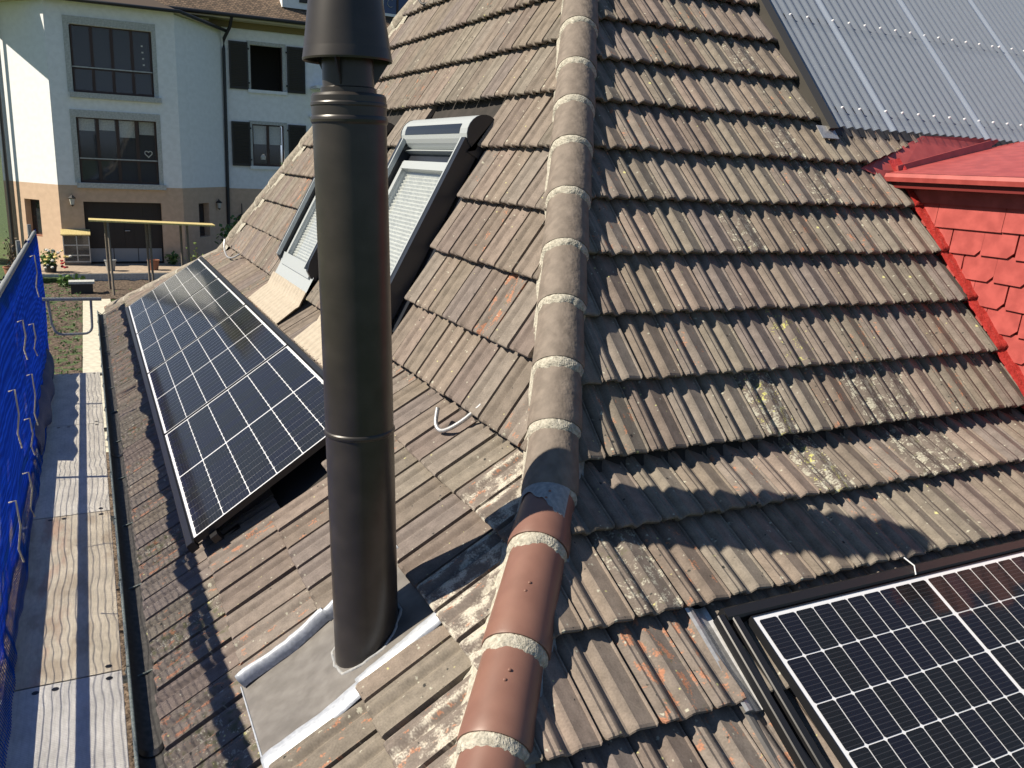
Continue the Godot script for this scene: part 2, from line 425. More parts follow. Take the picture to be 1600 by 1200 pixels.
func pick_skin(face: String, P: Vector3, hipgap: float) -> Material:
	var r := rng.randf()
	if face == "A":
		if P.y < 0.04 and hipgap < 0.42 and r < 0.9: return M.skin_wash[rng.randi() % 3]
		if P.y < -0.1 and P.x < -1.1 and r < 0.55: return M.skin_moss[rng.randi() % 3]
		if P.y < 0.1 and r < 0.10: return M.skin_orange[rng.randi() % 3]
		if r < 0.03: return M.skin_orange[rng.randi() % 3]
	else:
		for q in [[1.72, 0.43, 0], [1.93, 0.43, 1], [1.28, 0.1, 2], [1.9, 0.1, 0], [2.1, 0.1, 1], [1.5, 1.43, 1], [2.2, 1.77, 1]]:
			if absf(P.x - q[0]) < 0.1 and absf(P.y - q[1] * 0.7373) < 0.14: return M.skin_crust[q[2]]
		if absf(P.x - 1.45) < 0.11 and absf(P.y - 0.36) < 0.1: return M.skin_yellow[0]
		if r < 0.035: return M.skin_orange[rng.randi() % 3]
		if r < 0.045: return M.skin_crust[1]
	return M.skins[rng.randi() % M.skins.size()]

func lay(parent: Node, face: String, up: bool, noses: Array, phases: Array, u0: float, u1: float, skip: Callable, cuts: Callable):
	var B := frame(face, up)
	for k in noses.size():
		var s: float = noses[k]
		var i0 := int(floor((u0 - phases[k]) / TW)); var i1 := int(ceil((u1 - phases[k]) / TW))
		for i in range(i0, i1):
			var u: float = phases[k] + i * TW + rng.randf_range(-0.0045, 0.0045)
			var org := B * Vector3(u, s + rng.randf_range(-0.004, 0.004), 0.0)
			var mid := B * Vector3(u + TW / 2, s + 0.17, 0.02)
			if skip.call(u, s, mid): continue
			var bas := B.rotated(B.z, rng.randf_range(-0.008, 0.008)).rotated(B.y, rng.randf_range(-0.014, 0.014))
			bas = bas.rotated(B.x, rng.randf_range(-0.006, 0.006))
			var T := Transform3D(bas, org)
			var planes: Array = cuts.call(u, s, mid)
			var mesh := tile_mesh
			var clipped := false
			var tris := tile_src
			for pl in planes:
				var n: Vector3 = pl[0]; var c: float = pl[1]
				var mx := -INF; var mn := INF
				for q in [Vector3(0, 0, 0), Vector3(TW, 0, 0), Vector3(0, TL, 0), Vector3(TW, TL, 0)]:
					var d := n.dot(T * q) - c
					mx = maxf(mx, d); mn = minf(mn, d)
				if mn > 0: tris = []; clipped = true; break
				if mx > 0:
					clipped = true
					var nl := bas.transposed() * n
					tris = clip_tris(tris, nl, c - n.dot(org))
			if clipped:
				if tris.size() < 3: continue
				mesh = tris_mesh(tris)
			var gap := 9.0
			if face == "A": gap = hip(mid.y).z - mid.z
			else: gap = mid.x - hip(mid.y).x
			var o := put("roof_tile", mesh, pick_skin(face, mid, gap), parent)
			o.transform = T

func hip_plane(up: bool, keep_a: bool) -> Array:
	var h := hip(1.0 if up else -1.0) * (1.0 if up else -1.0)
	var n := h.cross(Vector3.UP).normalized()
	if n.z < 0: n = -n                     # points to the viewer's side (+z), away from the gutter side
	return [n, 0.012] if keep_a else [-n, 0.012]
func far_plane(up: bool) -> Array:
	var h := far_hip(1.0 if up else -1.0) - far_hip(0.0)
	var n := h.cross(Vector3.UP).normalized()
	if n.z > 0: n = -n
	return [n, n.dot(far_hip(0.0)) + 0.012]

# ------------------------------------------------------------------ hip caps
func cap_mesh(l: float, r0: float, r1: float, n := 20, ang := 104.0) -> ArrayMesh:
	# half barrel along local z from 0 (lower, wide end) to -l, crown up
	var b := MB.new(true)
	var rows := [[0.0, r0 - 0.010], [0.0, r0], [0.012, r0 + 0.002], [0.06, r0 * 0.7 + r1 * 0.3 + 0.004], [l * 0.5, (r0 + r1) * 0.5], [l, r1]]
	for i in rows.size() - 1:
		b.sm(1 if i > 0 else 0)
		for k in n:
			var a0 := deg_to_rad(-ang + 2 * ang * k / n); var a1 := deg_to_rad(-ang + 2 * ang * (k + 1) / n)
			var p := func(a: float, row: Array) -> Vector3: return Vector3(sin(a) * row[1], cos(a) * row[1], -row[0])
			b.quad(p.call(a0, rows[i]), p.call(a1, rows[i]), p.call(a1, rows[i + 1]), p.call(a0, rows[i + 1]))
	return b.mesh()
func collar_mesh(r: float, seed_: int) -> ArrayMesh:
	# a lumpy ring of mortar round the foot of a cap, in the cap's frame (just below z = 0)
	var b := MB.new(true)
	var nz := FastNoiseLite.new(); nz.seed = seed_; nz.frequency = 2.2
	var n := 44
	var rows := 7
	var p := func(k: int, j: int) -> Vector3:
		var a := deg_to_rad(-108.0 + 216.0 * k / n)
		var t := float(j) / (rows - 1)
		var wob := 0.013 * nz.get_noise_2d(a * 0.45, seed_ * 1.7) + 0.006 * nz.get_noise_2d(a * 1.6, 40)
		var z := -0.012 + (0.058 + wob * 1.6) * t
		var prof := 0.017 * pow(sin(PI * clampf(0.12 + 0.8 * t, 0, 1)), 0.7)
		var rr := r - 0.020 + prof + 0.0035 * nz.get_noise_3d(a * 0.9, t * 0.6, seed_) + 0.002 * nz.get_noise_3d(a * 3.0, t * 2.0, seed_)
		return Vector3(sin(a) * rr, cos(a) * rr, z)
	for j in rows - 1:
		for k in n: b.quad(p.call(k, j + 1), p.call(k + 1, j + 1), p.call(k + 1, j), p.call(k, j))
	return b.mesh()
func bed_mesh(path: Callable, y0: float, y1: float, side: float, seed_: int, spread := 0.15) -> ArrayMesh:
	# mortar between the caps and the tiles, on one side of the hip
	var b := MB.new(true)
	var nz := FastNoiseLite.new(); nz.seed = seed_; nz.frequency = 5.0
	var n := 60
	var pts := []
	for i in n + 1:
		var y := lerpf(y0, y1, float(i) / n)
		var P: Vector3 = path.call(y)
		var d: Vector3 = ((path.call(y + 0.02) as Vector3) - P).normalized()
		var sv := d.cross(Vector3.UP).normalized() * side
		var up := sv.cross(d).normalized() * side
		if up.y < 0: up = -up
		var row := []
		for j in 5:
			var t := float(j) / 4
			var w := 0.085 + (spread - 0.085 + 0.02 * nz.get_noise_2d(i * 0.05, seed_)) * t
			var hh := lerpf(0.045, -0.085 - 0.35 * (spread - 0.14), pow(t, 0.8)) + 0.012 * nz.get_noise_2d(i * 0.11, j * 0.3)
			row.append(P + sv * w + up * hh)
		pts.append(row)
	for i in n:
		for j in 4: b.quad(pts[i][j], pts[i + 1][j], pts[i + 1][j + 1], pts[i][j + 1])
	return b.mesh()
func along(d: Vector3) -> Basis:
	# z axis points down the hip, y as near to up as possible
	var z := -d.normalized()
	var x := Vector3.UP.cross(z).normalized()
	return Basis(x, z.cross(x).normalized(), z)

func build_house():
	var house := base("tiled_house")
	tag(house, "house with grey-brown ribbed roof tiles, hip ridge and red dormer, filling the picture", "house")
	tile_src = tile_tris()
	tile_mesh = tris_mesh(tile_src)
	# --- slopes (boarding under the tiles) ---
	var yt := 3.6
	var dn := Vector3(0, -0.03, 0)
	var quad_slope := func(a: Vector3, b: Vector3, c: Vector3, d: Vector3) -> MB:
		var m := MB.new()
		var n := (b - a).cross(d - a).normalized()
		m.quad(a - n * 0.014, b - n * 0.014, c - n * 0.014, d - n * 0.014)
		m.quad(d - n * 0.09, c - n * 0.09, b - n * 0.09, a - n * 0.09)
		for e in [[a, b], [b, c], [c, d], [d, a]]:
			m.quad(e[0] - n * 0.09, e[1] - n * 0.09, e[1] - n * 0.014, e[0] - n * 0.014)
		return m
	var ye := -1.075
	var bh := func(y: float, x: float) -> Vector3:   # point of the dormer side at height y, x along
		var a := deg_to_rad(B2 if y > 0 else B1)
		return EB * x + NB * (y / tan(a)) + Vector3(0, y, 0)
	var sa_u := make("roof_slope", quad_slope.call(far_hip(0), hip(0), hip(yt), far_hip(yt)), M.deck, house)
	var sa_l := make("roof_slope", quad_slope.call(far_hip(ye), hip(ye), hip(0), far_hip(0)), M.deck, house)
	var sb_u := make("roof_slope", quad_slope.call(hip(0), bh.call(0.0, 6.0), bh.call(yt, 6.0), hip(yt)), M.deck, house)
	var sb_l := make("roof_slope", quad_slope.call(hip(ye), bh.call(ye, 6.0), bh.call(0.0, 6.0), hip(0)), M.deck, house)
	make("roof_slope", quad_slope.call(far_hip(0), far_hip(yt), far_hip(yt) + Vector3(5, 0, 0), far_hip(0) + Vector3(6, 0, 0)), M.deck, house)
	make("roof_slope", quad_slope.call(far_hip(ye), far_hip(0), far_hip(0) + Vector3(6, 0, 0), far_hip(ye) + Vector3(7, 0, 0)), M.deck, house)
	# --- tiles on the gutter side ---
	var noses := []; var ph := []
	for n in 10:
		noses.append(0.084 + 0.3475 * n); ph.append([0.145, 0.091, 0.19, 0.085, 0.185, 0.09, 0.187, 0.08, 0.19, 0.085][n])
	var ca := frame("A", true)
	lay(sa_u, "A", true, noses, ph, -8.9, 0.2,
		func(u, s, mid):
			if mid.z > hip(mid.y).z + 0.06 or mid.z < far_hip(mid.y).z - 0.08: return true
			for w in [[-3.52, -2.2], [-5.45, -4.13]]:
				if u + TW * 0.5 > w[0] and u + TW * 0.5 < w[1] and s + 0.17 > 0.22 and s < 1.52: return true
			return false,
		func(u, s, mid):
			var pl := [hip_plane(true, true), far_plane(true)]
			for w in [[-3.52, -2.2], [-5.45, -4.13]]:
				if s + TL > 0.3 and s < 1.45:
					if u < w[1] and u + TW > w[1]: pl.append([Vector3(0, 0, -1), -w[1]])
					if u < w[0] and u + TW > w[0]: pl.append([Vector3(0, 0, 1), w[0]])
			return pl)
	lay(sa_l, "A", false, [-0.265, -0.625, -0.99, -1.365, -1.755], [0.03, 0.14, 0.035, 0.13, 0.03], -10.9, 1.2,
		func(u, s, mid):
			if mid.z > hip(mid.y).z + 0.06 or mid.z < far_hip(mid.y).z - 0.08: return true
			if mid.z < -1.95 and mid.z > -8.3 and mid.x > -0.98 and mid.x < -0.5: return true
			if mid.z < -1.42 and mid.z > -1.96 and s > -1.0 and s < -0.6: return true
			if u + TW * 0.5 > -0.37 and u + TW * 0.5 < 0.12 and s > -1.4 and s < -0.7: return true
			return false,
		func(u, s, mid):
			var pl := [hip_plane(false, true), far_plane(false)]
			if s > -1.4 and s < -0.7:
				if u < -0.37 and u + TW > -0.37: pl.append([Vector3(0, 0, 1), -0.37])
				if u < 0.12 and u + TW > 0.12: pl.append([Vector3(0, 0, -1), -0.12])
			return pl)
	# --- tiles on the dormer side ---
	noses = []; ph = []
	for n in 10:
		noses.append(0.0977 + 0.334 * n); ph.append(0.062 if n % 2 == 0 else 0.168)
	lay(sb_u, "B", true, noses, ph, -0.2, 3.6,
		func(u, s, mid):
			if mid.x < hip(mid.y).x - 0.06: return true
			if mid.y > 1.62 and mid.x > 2.62: return true
			return false,
		func(u, s, mid):
			var pl := [hip_plane(true, false)]
			if s < 1.5: pl.append([Vector3(1, 0, 0), 2.945])
			elif s < 1.80:
				# cut along the dormer's valley
				var v := Vector3(3.46, 1.51, -1.345) - Vector3(2.73, 1.30, -1.17)
				var n := frame("B", true).z.cross(v).normalized()
				if n.x < 0: n = -n
				pl.append([n, n.dot(Vector3(2.73, 1.30, -1.17))])
			elif s < 2.05: pl.append([Vector3(1, 0, 0), 3.3])
			else: pl.append([Vector3(1, 0, 0), 2.56])
			return pl)
	lay(sb_l, "B", false, [-0.24, -0.604, -0.968, -1.332, -1.696], [0.17, 0.065, 0.17, 0.062, 0.168], -0.8, 3.2,
		func(u, s, mid):
			if mid.x < hip(mid.y).x - 0.06: return true
			if mid.x > 0.75 and mid.z > 0.92: return true
			if mid.z > 1.75: return true
			if s < -0.7 and s > -1.2 and u > 0.285 and u < 0.36: return true
			return false,
		func(u, s, mid):
			var pl := [hip_plane(false, false), [Vector3(1, 0, 0), 2.945]]
			if s < -0.7 and s > -1.2 and u < 0.285: pl.append([Vector3(1, 0, 0), 0.285])
			return pl)
	# --- hip caps, near hip ---
	var js := [-0.95, -0.77, -0.61, -0.445, -0.305, -0.126, -0.008, 0.187, 0.393, 0.618, 0.839, 1.067, 1.309, 1.518, 1.728, 1.97, 2.19, 2.41, 2.63, 2.85, 3.07, 3.29, 3.5]
	for i in js.size() - 1:
		var p := hip(js[i]); var q := hip(js[i + 1])
		if js[i] < 0 and js[i + 1] > 0: p = hip(-0.001) + (hip(-0.3).normalized()) * 0.02
		var l := (q - p).length() + 0.05
		var newer: bool = js[i] < -0.01
		var o := put("hip_cap", cap_mesh(l, 0.113 if newer else 0.111, 0.098), M.cap_new if newer else M.cap_old, house)
		o.transform = Transform3D(along(q - p).rotated(Vector3.UP, rng.randf_range(-0.012, 0.012)), p)
		if newer: o.set_meta("label", "smooth red-brown newer hip cap")
		put("mortar_collar", collar_mesh(0.113, 60 + i), M.mortar, o)
		if newer:
			for k in 2:
				var b := MB.new(true)
				b.lathe([Vector2(0.006, -0.002), Vector2(0.0055, 0.003), Vector2(0.003, 0.005), Vector2(0.0, 0.0055)], Transform3D(Basis(), Vector3(0.012 if k else 0.004, 0.106, -0.17 - 0.035 * k)), 10)
				make("rivet", b, M.cap_new, o)
		if i == 5:
			var b := MB.new(true)
			var nz := FastNoiseLite.new(); nz.seed = 3; nz.frequency = 0.9
			for k in 26:
				for j in 5:
					var pp := func(kk: int, jj: int) -> Vector3:
						var a := deg_to_rad(-80.0 + 128.0 * kk / 26)
						var z := lerpf(-0.30, -0.155 + 0.035 * nz.get_noise_2d(kk * 0.22, 3.0) + 0.05 * sin(a * 2.0), jj / 5.0)
						return Vector3(sin(a) * 0.1085, cos(a) * 0.1085, z) * Vector3(1.0, 1.0, 1.0)
					b.quad(pp.call(k, j), pp.call(k, j + 1), pp.call(k + 1, j + 1), pp.call(k + 1, j))
			make("cement_slurry", b, M.slurry, o)
	put("mortar_bed", bed_mesh(func(y): return hip(y), -0.95, -0.01, 1.0, 5, 0.15), M.slurry, house)
	put("mortar_bed", bed_mesh(func(y): return hip(y), -0.95, -0.01, -1.0, 6, 0.165), M.mortar, house)
	put("mortar_bed", bed_mesh(func(y): return hip(y), 0.0, 3.4, 1.0, 7, 0.13), M.slurry, house)
	put("mortar_bed", bed_mesh(func(y): return hip(y), 0.0, 3.4, -1.0, 8, 0.115), M.mortar, house)
	# --- far hip ---
	var fy := [-1.0, -0.83, -0.66, -0.5, -0.34, -0.17, 0.0, 0.23, 0.46, 0.69, 0.92, 1.15, 1.38, 1.61, 1.84, 2.07, 2.30, 2.53, 2.76, 3.0]
	for i in fy.size() - 1:
		var p := far_hip(fy[i], -0.055); var q := far_hip(fy[i + 1], -0.055)
		var o := put("hip_cap", cap_mesh((q - p).length() + 0.05, 0.112, 0.1, 14), M.cap_far, house)
		o.transform = Transform3D(along(q - p), p)
		put("mortar_collar", collar_mesh(0.112, 160 + i), M.mortar, o)
	put("mortar_bed", bed_mesh(func(y): return far_hip(y, -0.055), -1.0, -0.01, -1.0, 9, 0.14), M.mortar, house)
	put("mortar_bed", bed_mesh(func(y): return far_hip(y, -0.055), 0.0, 3.0, -1.0, 10, 0.125), M.mortar, house)
	put("mortar_bed", bed_mesh(func(y): return far_hip(y, -0.055), -1.0, -0.01, 1.0, 19, 0.14), M.mortar, house)
	put("mortar_bed", bed_mesh(func(y): return far_hip(y, -0.055), 0.0, 3.0, 1.0, 20, 0.125), M.mortar, house)
	# --- walls under the eaves ---
	var b := MB.new()
	b.bx(-1.0, 6.0, -3.2, -1.16, -10.3, 1.35)
	make("house_wall", b, M.stucco, house)
	b = MB.new()
	b.bx(-1.40, -0.98, -1.16, -1.13, -10.6, 1.6)
	make("soffit", b, M.wood_grey, house)
	# --- gutter: half-round trough with a rolled rim, joints and brackets ---
	b = MB.new(true)
	var gx := -1.462; var gy := -1.125; var gr := 0.056
	for k in 14:
		var a0 := PI + PI * k / 14; var a1 := PI + PI * (k + 1) / 14
		b.quad(Vector3(gx + cos(a0) * gr, gy + sin(a0) * gr, 2.0), Vector3(gx + cos(a1) * gr, gy + sin(a1) * gr, 2.0), Vector3(gx + cos(a1) * gr, gy + sin(a1) * gr, -11.0), Vector3(gx + cos(a0) * gr, gy + sin(a0) * gr, -11.0))
	var gut := make("gutter", b, M.zinc, house)
	b = MB.new(); b.tube([Vector3(gx - gr, gy, 2.0), Vector3(gx - gr, gy, -4.0), Vector3(gx - gr, gy, -11.0)], 0.0085, 10)
	make("rolled_rim", b, M.rim, gut)
	b = MB.new()
	b.tube([Vector3(gx - gr, gy - 0.01, -11.0), Vector3(gx, gy - gr, -11.0), Vector3(gx + gr, gy, -11.0)], 0.006, 6)
	make("end_cap", b, M.zinc, gut)
	for z in [-4.42, -8.2, -0.6]:
		b = MB.new(true)
		for k in 14:
			var a0 := PI + PI * k / 14; var a1 := PI + PI * (k + 1) / 14
			b.quad(Vector3(gx + cos(a0) * (gr - 0.006), gy + sin(a0) * (gr - 0.006), z + 0.02), Vector3(gx + cos(a1) * (gr - 0.006), gy + sin(a1) * (gr - 0.006), z + 0.02), Vector3(gx + cos(a1) * (gr - 0.006), gy + sin(a1) * (gr - 0.006), z - 0.02), Vector3(gx + cos(a0) * (gr - 0.006), gy + sin(a0) * (gr - 0.006), z - 0.02))
		make("joint_strap", b, M.black, gut)
	for i in 14:
		b = MB.new()
		var z := 1.5 - i * 0.9
		b.tube([Vector3(gx - gr - 0.004, gy + 0.012, z), Vector3(gx - gr - 0.012, gy - 0.02, z), Vector3(gx - 0.05, gy - gr - 0.01, z), Vector3(gx + gr, gy - gr * 0.6, z), Vector3(-1.38, -1.14, z)], 0.006, 6)
		make("gutter_bracket", b, M.rim, gut)
	build_dormer(house)

func build_dormer(house: Node3D):
	var b := MB.new()
	# core of the dormer: cheek wall at x = 2.98
	b.bx(2.985, 6.0, -0.6, 1.22, -1.35, 0.75)
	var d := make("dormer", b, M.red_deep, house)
	d.set_meta("label", "red shingled dormer with sheet-metal eave")
	# shingles on the cheek, each a thin board with one clipped corner, laid in courses
	var ch := 0.137
	for r in 12:
		var y1 := 1.125 - r * ch
		var y0 := y1 - ch
		var off := 0.0 if r % 2 else 0.1
		for i in 11:
			var z0 := -1.26 + off + i * 0.2 + rng.randf_range(-0.006, 0.006)
			if r == 0: z0 = -1.2 + i * 0.42
			var z1 := z0 + (0.196 if r > 0 else 0.417)
			# skip what lies under the roof slope
			var zb := -(y1 + 0.05) / tan(deg_to_rad(B2))
			if y1 < 0: zb = -(y1) / tan(deg_to_rad(B1))
			if z1 < zb or z0 > 0.74: continue
			var c := 0.035 if r > 0 else 0.0
			var poly := [Vector2(z0, y1 + 0.012), Vector2(z0, y0 + rng.randf_range(-0.004, 0.004)), Vector2(z1 - c, y0 + rng.randf_range(-0.004, 0.004)), Vector2(z1, y0 + c), Vector2(z1, y1 + 0.012)]
			var s := MB.new()
			var f := []; var g := []
			for q in poly:
				var x: float = 2.978 - 0.013 * (y1 + 0.012 - q.y) / ch
				f.append(Vector3(x - 0.004, q.y, q.x)); g.append(Vector3(2.984, q.y, q.x))
			for k in range(1, poly.size() - 1): s.tri(f[0], f[k], f[k + 1])
			for k in poly.size():
				var k2 := (k + 1) % poly.size()
				s.quad(f[k2], f[k], g[k], g[k2])
			make("shingle", s, M.red, d)
	# eave: folded metal fascia, soffit in shade, frieze
	b = MB.new()
	b.prism([Vector2(2.838, 1.236), Vector2(2.862, 1.236), Vector2(2.868, 1.284), Vector2(2.842, 1.284), Vector2(2.832, 1.262)], Transform3D.IDENTITY, -1.085, 0.8)
	make("fascia", b, M.red, d)
	b = MB.new()
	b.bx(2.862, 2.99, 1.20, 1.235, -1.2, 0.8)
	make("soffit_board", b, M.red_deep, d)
	b = MB.new()
	b.bx(2.955, 2.99, 1.12, 1.20, -1.14, 0.8)
	make("frieze_board", b, M.red, d)
	# metal roof rising from the eave
	b = MB.new()
	var e0 := Vector3(2.85, 1.286, -1.07); var e1 := Vector3(2.85, 1.286, 0.8)
	var v1 := Vector3(4.12, 1.502, -1.31); var v2 := Vector3(4.7, 1.6, -1.35); var r1 := Vector3(6.0, 1.821, -1.35); var r2 := Vector3(6.0, 1.821, 0.8)
	b.tri(e0, e1, r2); b.tri(e0, r2, r1); b.tri(e0, r1, v2); b.tri(e0, v2, v1)
	make("dormer_roof", b, M.red, d)
	# valley sheet between the tiles and the dormer roof, with a raised fold
	b = MB.new()
	var n := frame("B", true).z
	var a0 := on_roof("B", 2.66, 1.74, 0.03); var a1 := Vector3(2.84, 1.252, -1.085); var a2 := Vector3(3.0, 1.30, -1.10)
	var a3 := v1 + Vector3(0, 0.012, 0); var a4 := on_roof("B", 4.2, 2.07, 0.05); var a5 := on_roof("B", 3.40, 2.05, 0.035)
	b.tri(a0, a1, a2); b.tri(a0, a2, a5); b.tri(a2, a3, a5); b.tri(a3, a4, a5)
	make("valley_sheet", b, M.red, d)
	b = MB.new()
	var f0 := Vector3(2.93, 1.295, -1.085); var f1 := Vector3(4.12, 1.52, -1.30)
	var fd := (f1 - f0).normalized(); var fs := fd.cross(Vector3.UP).normalized()
	b.prism([Vector2(-0.02, -0.02), Vector2(0.004, -0.02), Vector2(0.006, 0.034), Vector2(-0.008, 0.036)], Transform3D(Basis(-fs, fs.cross(fd).normalized() * -1.0 if fs.cross(fd).y < 0 else fs.cross(fd).normalized(), fd), f0), 0.0, (f1 - f0).length() * 0.93)
	make("raised_fold", b, M.red, d)
	# painted lead dressed over the tile edges beside the cheek
	var nz := FastNoiseLite.new(); nz.seed = 12; nz.frequency = 6.0
	for k in 6:
		var s0 := 0.0977 + 0.334 * (k - 1)
		var up := s0 > -0.05
		if not up: s0 = -0.24 - (0 if k == 0 else 0)
		var B := frame("B", up)
		var L := 0.36
		b = MB.new(true)
		var g := []
		for i in 15:
			var row := []
			for j in 6:
				var t := float(j) / 5
				var x := 2.905 + 0.075 * t
				var h := 0.052 + 0.016 * (1.0 - i / 14.0) + 0.014 * sin(PI * t) + 0.008 * nz.get_noise_2d(i * 0.09 + k * 3.0, t * 0.35) + (0.03 * maxf(0.0, t - 0.6) / 0.4)
				row.append(B * Vector3(x, s0 + L * i / 14.0, h))
			g.append(row)
		for i in 14:
			for j in 5: b.quad(g[i][j], g[i][j + 1], g[i + 1][j + 1], g[i + 1][j])
		for j in 5: b.quad(g[0][j] - B.z * 0.05, g[0][j + 1] - B.z * 0.05, g[0][j + 1], g[0][j])
		make("edge_flashing", b, M.red_gloss, d)
	b = MB.new()
	var B2f := frame("B", true)
	b.quad(B2f * Vector3(2.972, 0.0, 0.0), B2f * Vector3(2.972, 1.62, 0.0), B2f * Vector3(2.972, 1.62, 0.13), B2f * Vector3(2.972, 0.0, 0.13))
	b.quad(B2f * Vector3(2.972, 0.0, 0.13), B2f * Vector3(2.972, 1.62, 0.13), B2f * Vector3(2.985, 1.62, 0.135), B2f * Vector3(2.985, 0.0, 0.135))
	make("upstand", b, M.red, d)

# ------------------------------------------------------------------ flue
func build_flue():
	var P0 := Vector3(-0.708, -0.546, -0.088)
	var ax := (Vector3(-0.775, 1.695, -0.108) - P0).normalized()
	var x := ax.cross(Vector3(0, 0, 1)).normalized()
	var o := base("flue_pipe", P0)
	tag(o, "tall dark brown metal flue pipe with conical hood standing on the tiles", "chimney")
	var T := Transform3D(Basis(x, ax, x.cross(ax).normalized()), Vector3.ZERO)
	var b := MB.new(true)
	b.lathe([Vector2(0.119, -0.16), Vector2(0.119, 0.838), Vector2(0.1225, 0.842), Vector2(0.1235, 0.848), Vector2(0.1225, 0.854), Vector2(0.1185, 0.858)], T, 48)
	make("lower_section", b, M.flue, o)
	b = MB.new(true)
	b.lathe([Vector2(0.1185, 0.858), Vector2(0.1175, 1.872), Vector2(0.1215, 1.878), Vector2(0.1225, 1.886), Vector2(0.1212, 1.893), Vector2(0.1182, 1.898), Vector2(0.1182, 1.925), Vector2(0.1205, 1.929), Vector2(0.1205, 1.936), Vector2(0.1182, 1.94), Vector2(0.1182, 1.957), Vector2(0.112, 1.965), Vector2(0.09, 1.968), Vector2(0.082, 1.968)], T, 48)
	make("upper_section", b, M.flue, o)
	b = MB.new(true)
	b.lathe([Vector2(0.088, 1.968), Vector2(0.088, 1.982), Vector2(0.081, 1.986), Vector2(0.080, 2.14)], T, 40)
	make("neck", b, M.flue, o)
	b = MB.new(true)
	b.lathe([Vector2(0.10, 2.20), Vector2(0.136, 2.068), Vector2(0.1385, 2.062), Vector2(0.140, 2.068), Vector2(0.1345, 2.10), Vector2(0.114, 2.244), Vector2(0.09, 2.42), Vector2(0.082, 2.47), Vector2(0.06, 2.51), Vector2(0.0, 2.535)], T, 48)
	make("hood", b, M.flue, o)
	for k in 3:
		var a := deg_to_rad(-152.0 + 120.0 * k)
		var c := Vector3(sin(a), 0, cos(a)); var sd := Vector3(cos(a), 0, -sin(a)) * 0.002
		b = MB.new()
		var q := [c * 0.078 + Vector3(0, 1.985, 0), c * 0.136 + Vector3(0, 2.07, 0), c * 0.12 + Vector3(0, 2.15, 0), c * 0.078 + Vector3(0, 2.15, 0)]
		b.quad(T * (q[0] + sd), T * (q[1] + sd), T * (q[2] + sd), T * (q[3] + sd))
		b.quad(T * (q[3] - sd), T * (q[2] - sd), T * (q[1] - sd), T * (q[0] - sd))
		for i in 4: b.quad(T * (q[i] - sd), T * (q[(i + 1) % 4] - sd), T * (q[(i + 1) % 4] + sd), T * (q[i] + sd))
		make("hood_bracket", b, M.flue, o)
	# sealing bead where the pipe passes through the sheet
	var F := frame("A", false)
	var pts := []
	for i in 33:
		var a := TAU * i / 32
		var r := 0.127 + 0.006 * sin(a * 5.0) + 0.004 * sin(a * 11.0)
		var v := T.basis * Vector3(sin(a) * r, 0, cos(a) * r)
		# slide along the pipe axis onto the sheet
		var n := F.z
		var k := (0.022 - n.dot(P0 + v)) / n.dot(ax)
		pts.append(v + ax * k)
	b = MB.new(); b.tube(pts, 0.007, 8, false)
	make("sealing_bead", b, M.slurry, o)
	# flashing sheet set into the tiles
	var s := base("flashing_sheet", Vector3.ZERO)
	tag(s, "grey metal flashing sheet with bright lead edges round the foot of the flue", "flashing")
	b = MB.new(true)
	var rows := []
	for i in 13:
		var row := []
		var sl := lerpf(-1.385, -0.56, i / 12.0)
		for j in 13:
			var u := lerpf(-0.375, 0.135, j / 12.0)
			var h := 0.024 + 0.003 * sin(i * 0.9) * sin(j * 0.7) + 0.026 * clampf((-1.15 - sl) / 0.2, 0, 1)
			row.append(F * Vector3(u, sl, h))
		rows.append(row)
	for i in 12:
		for j in 12: b.quad(rows[i][j], rows[i][j + 1], rows[i + 1][j + 1], rows[i + 1][j])
	make("sheet", b, M.sheet, s)
	b = MB.new(); b.tube([F * Vector3(-0.375, -1.387, 0.05), F * Vector3(0.135, -1.387, 0.05)], 0.004, 6)
	make("front_fold", b, M.lead, s)
	var roll := func(u0: float, u1: float, s0: float, s1: float, w: float, h: float, seed_: int) -> MB:
		var m := MB.new(true)
		var nz := FastNoiseLite.new(); nz.seed = seed_; nz.frequency = 0.35
		var g := []
		for i in 21:
			var t := i / 20.0
			var row := []
			for j in 9:
				var a := PI * j / 8
				var k := 1.0 + 0.12 * nz.get_noise_2d(i * 0.4, j * 0.2)
				row.append(F * Vector3(lerpf(u0, u1, t) - cos(a) * w * k, lerpf(s0, s1, t), 0.025 + sin(a) * h * k + 0.004 * nz.get_noise_1d(i * 0.5) + 0.03 * clampf((-1.15 - lerpf(s0, s1, t)) / 0.2, 0, 1)))
			g.append(row)
		for i in 20:
			for j in 8: m.quad(g[i][j], g[i][j + 1], g[i + 1][j + 1], g[i + 1][j])
		for j in 7: m.tri(g[0][0], g[0][j + 1], g[0][j + 2])
		return m
	make("lead_roll", roll.call(-0.372, -0.372, -1.372, -0.965, 0.026, 0.052, 2), M.lead, s)
	make("lead_roll", roll.call(-0.362, -0.362, -0.97, -0.58, 0.024, 0.050, 3), M.lead, s)
	make("lead_strip", roll.call(0.112, 0.124, -1.385, -0.975, 0.042, 0.014, 4), M.lead, s)
	make("lead_strip", roll.call(0.104, 0.135, -0.985, -0.61, 0.036, 0.018, 5), M.lead, s)

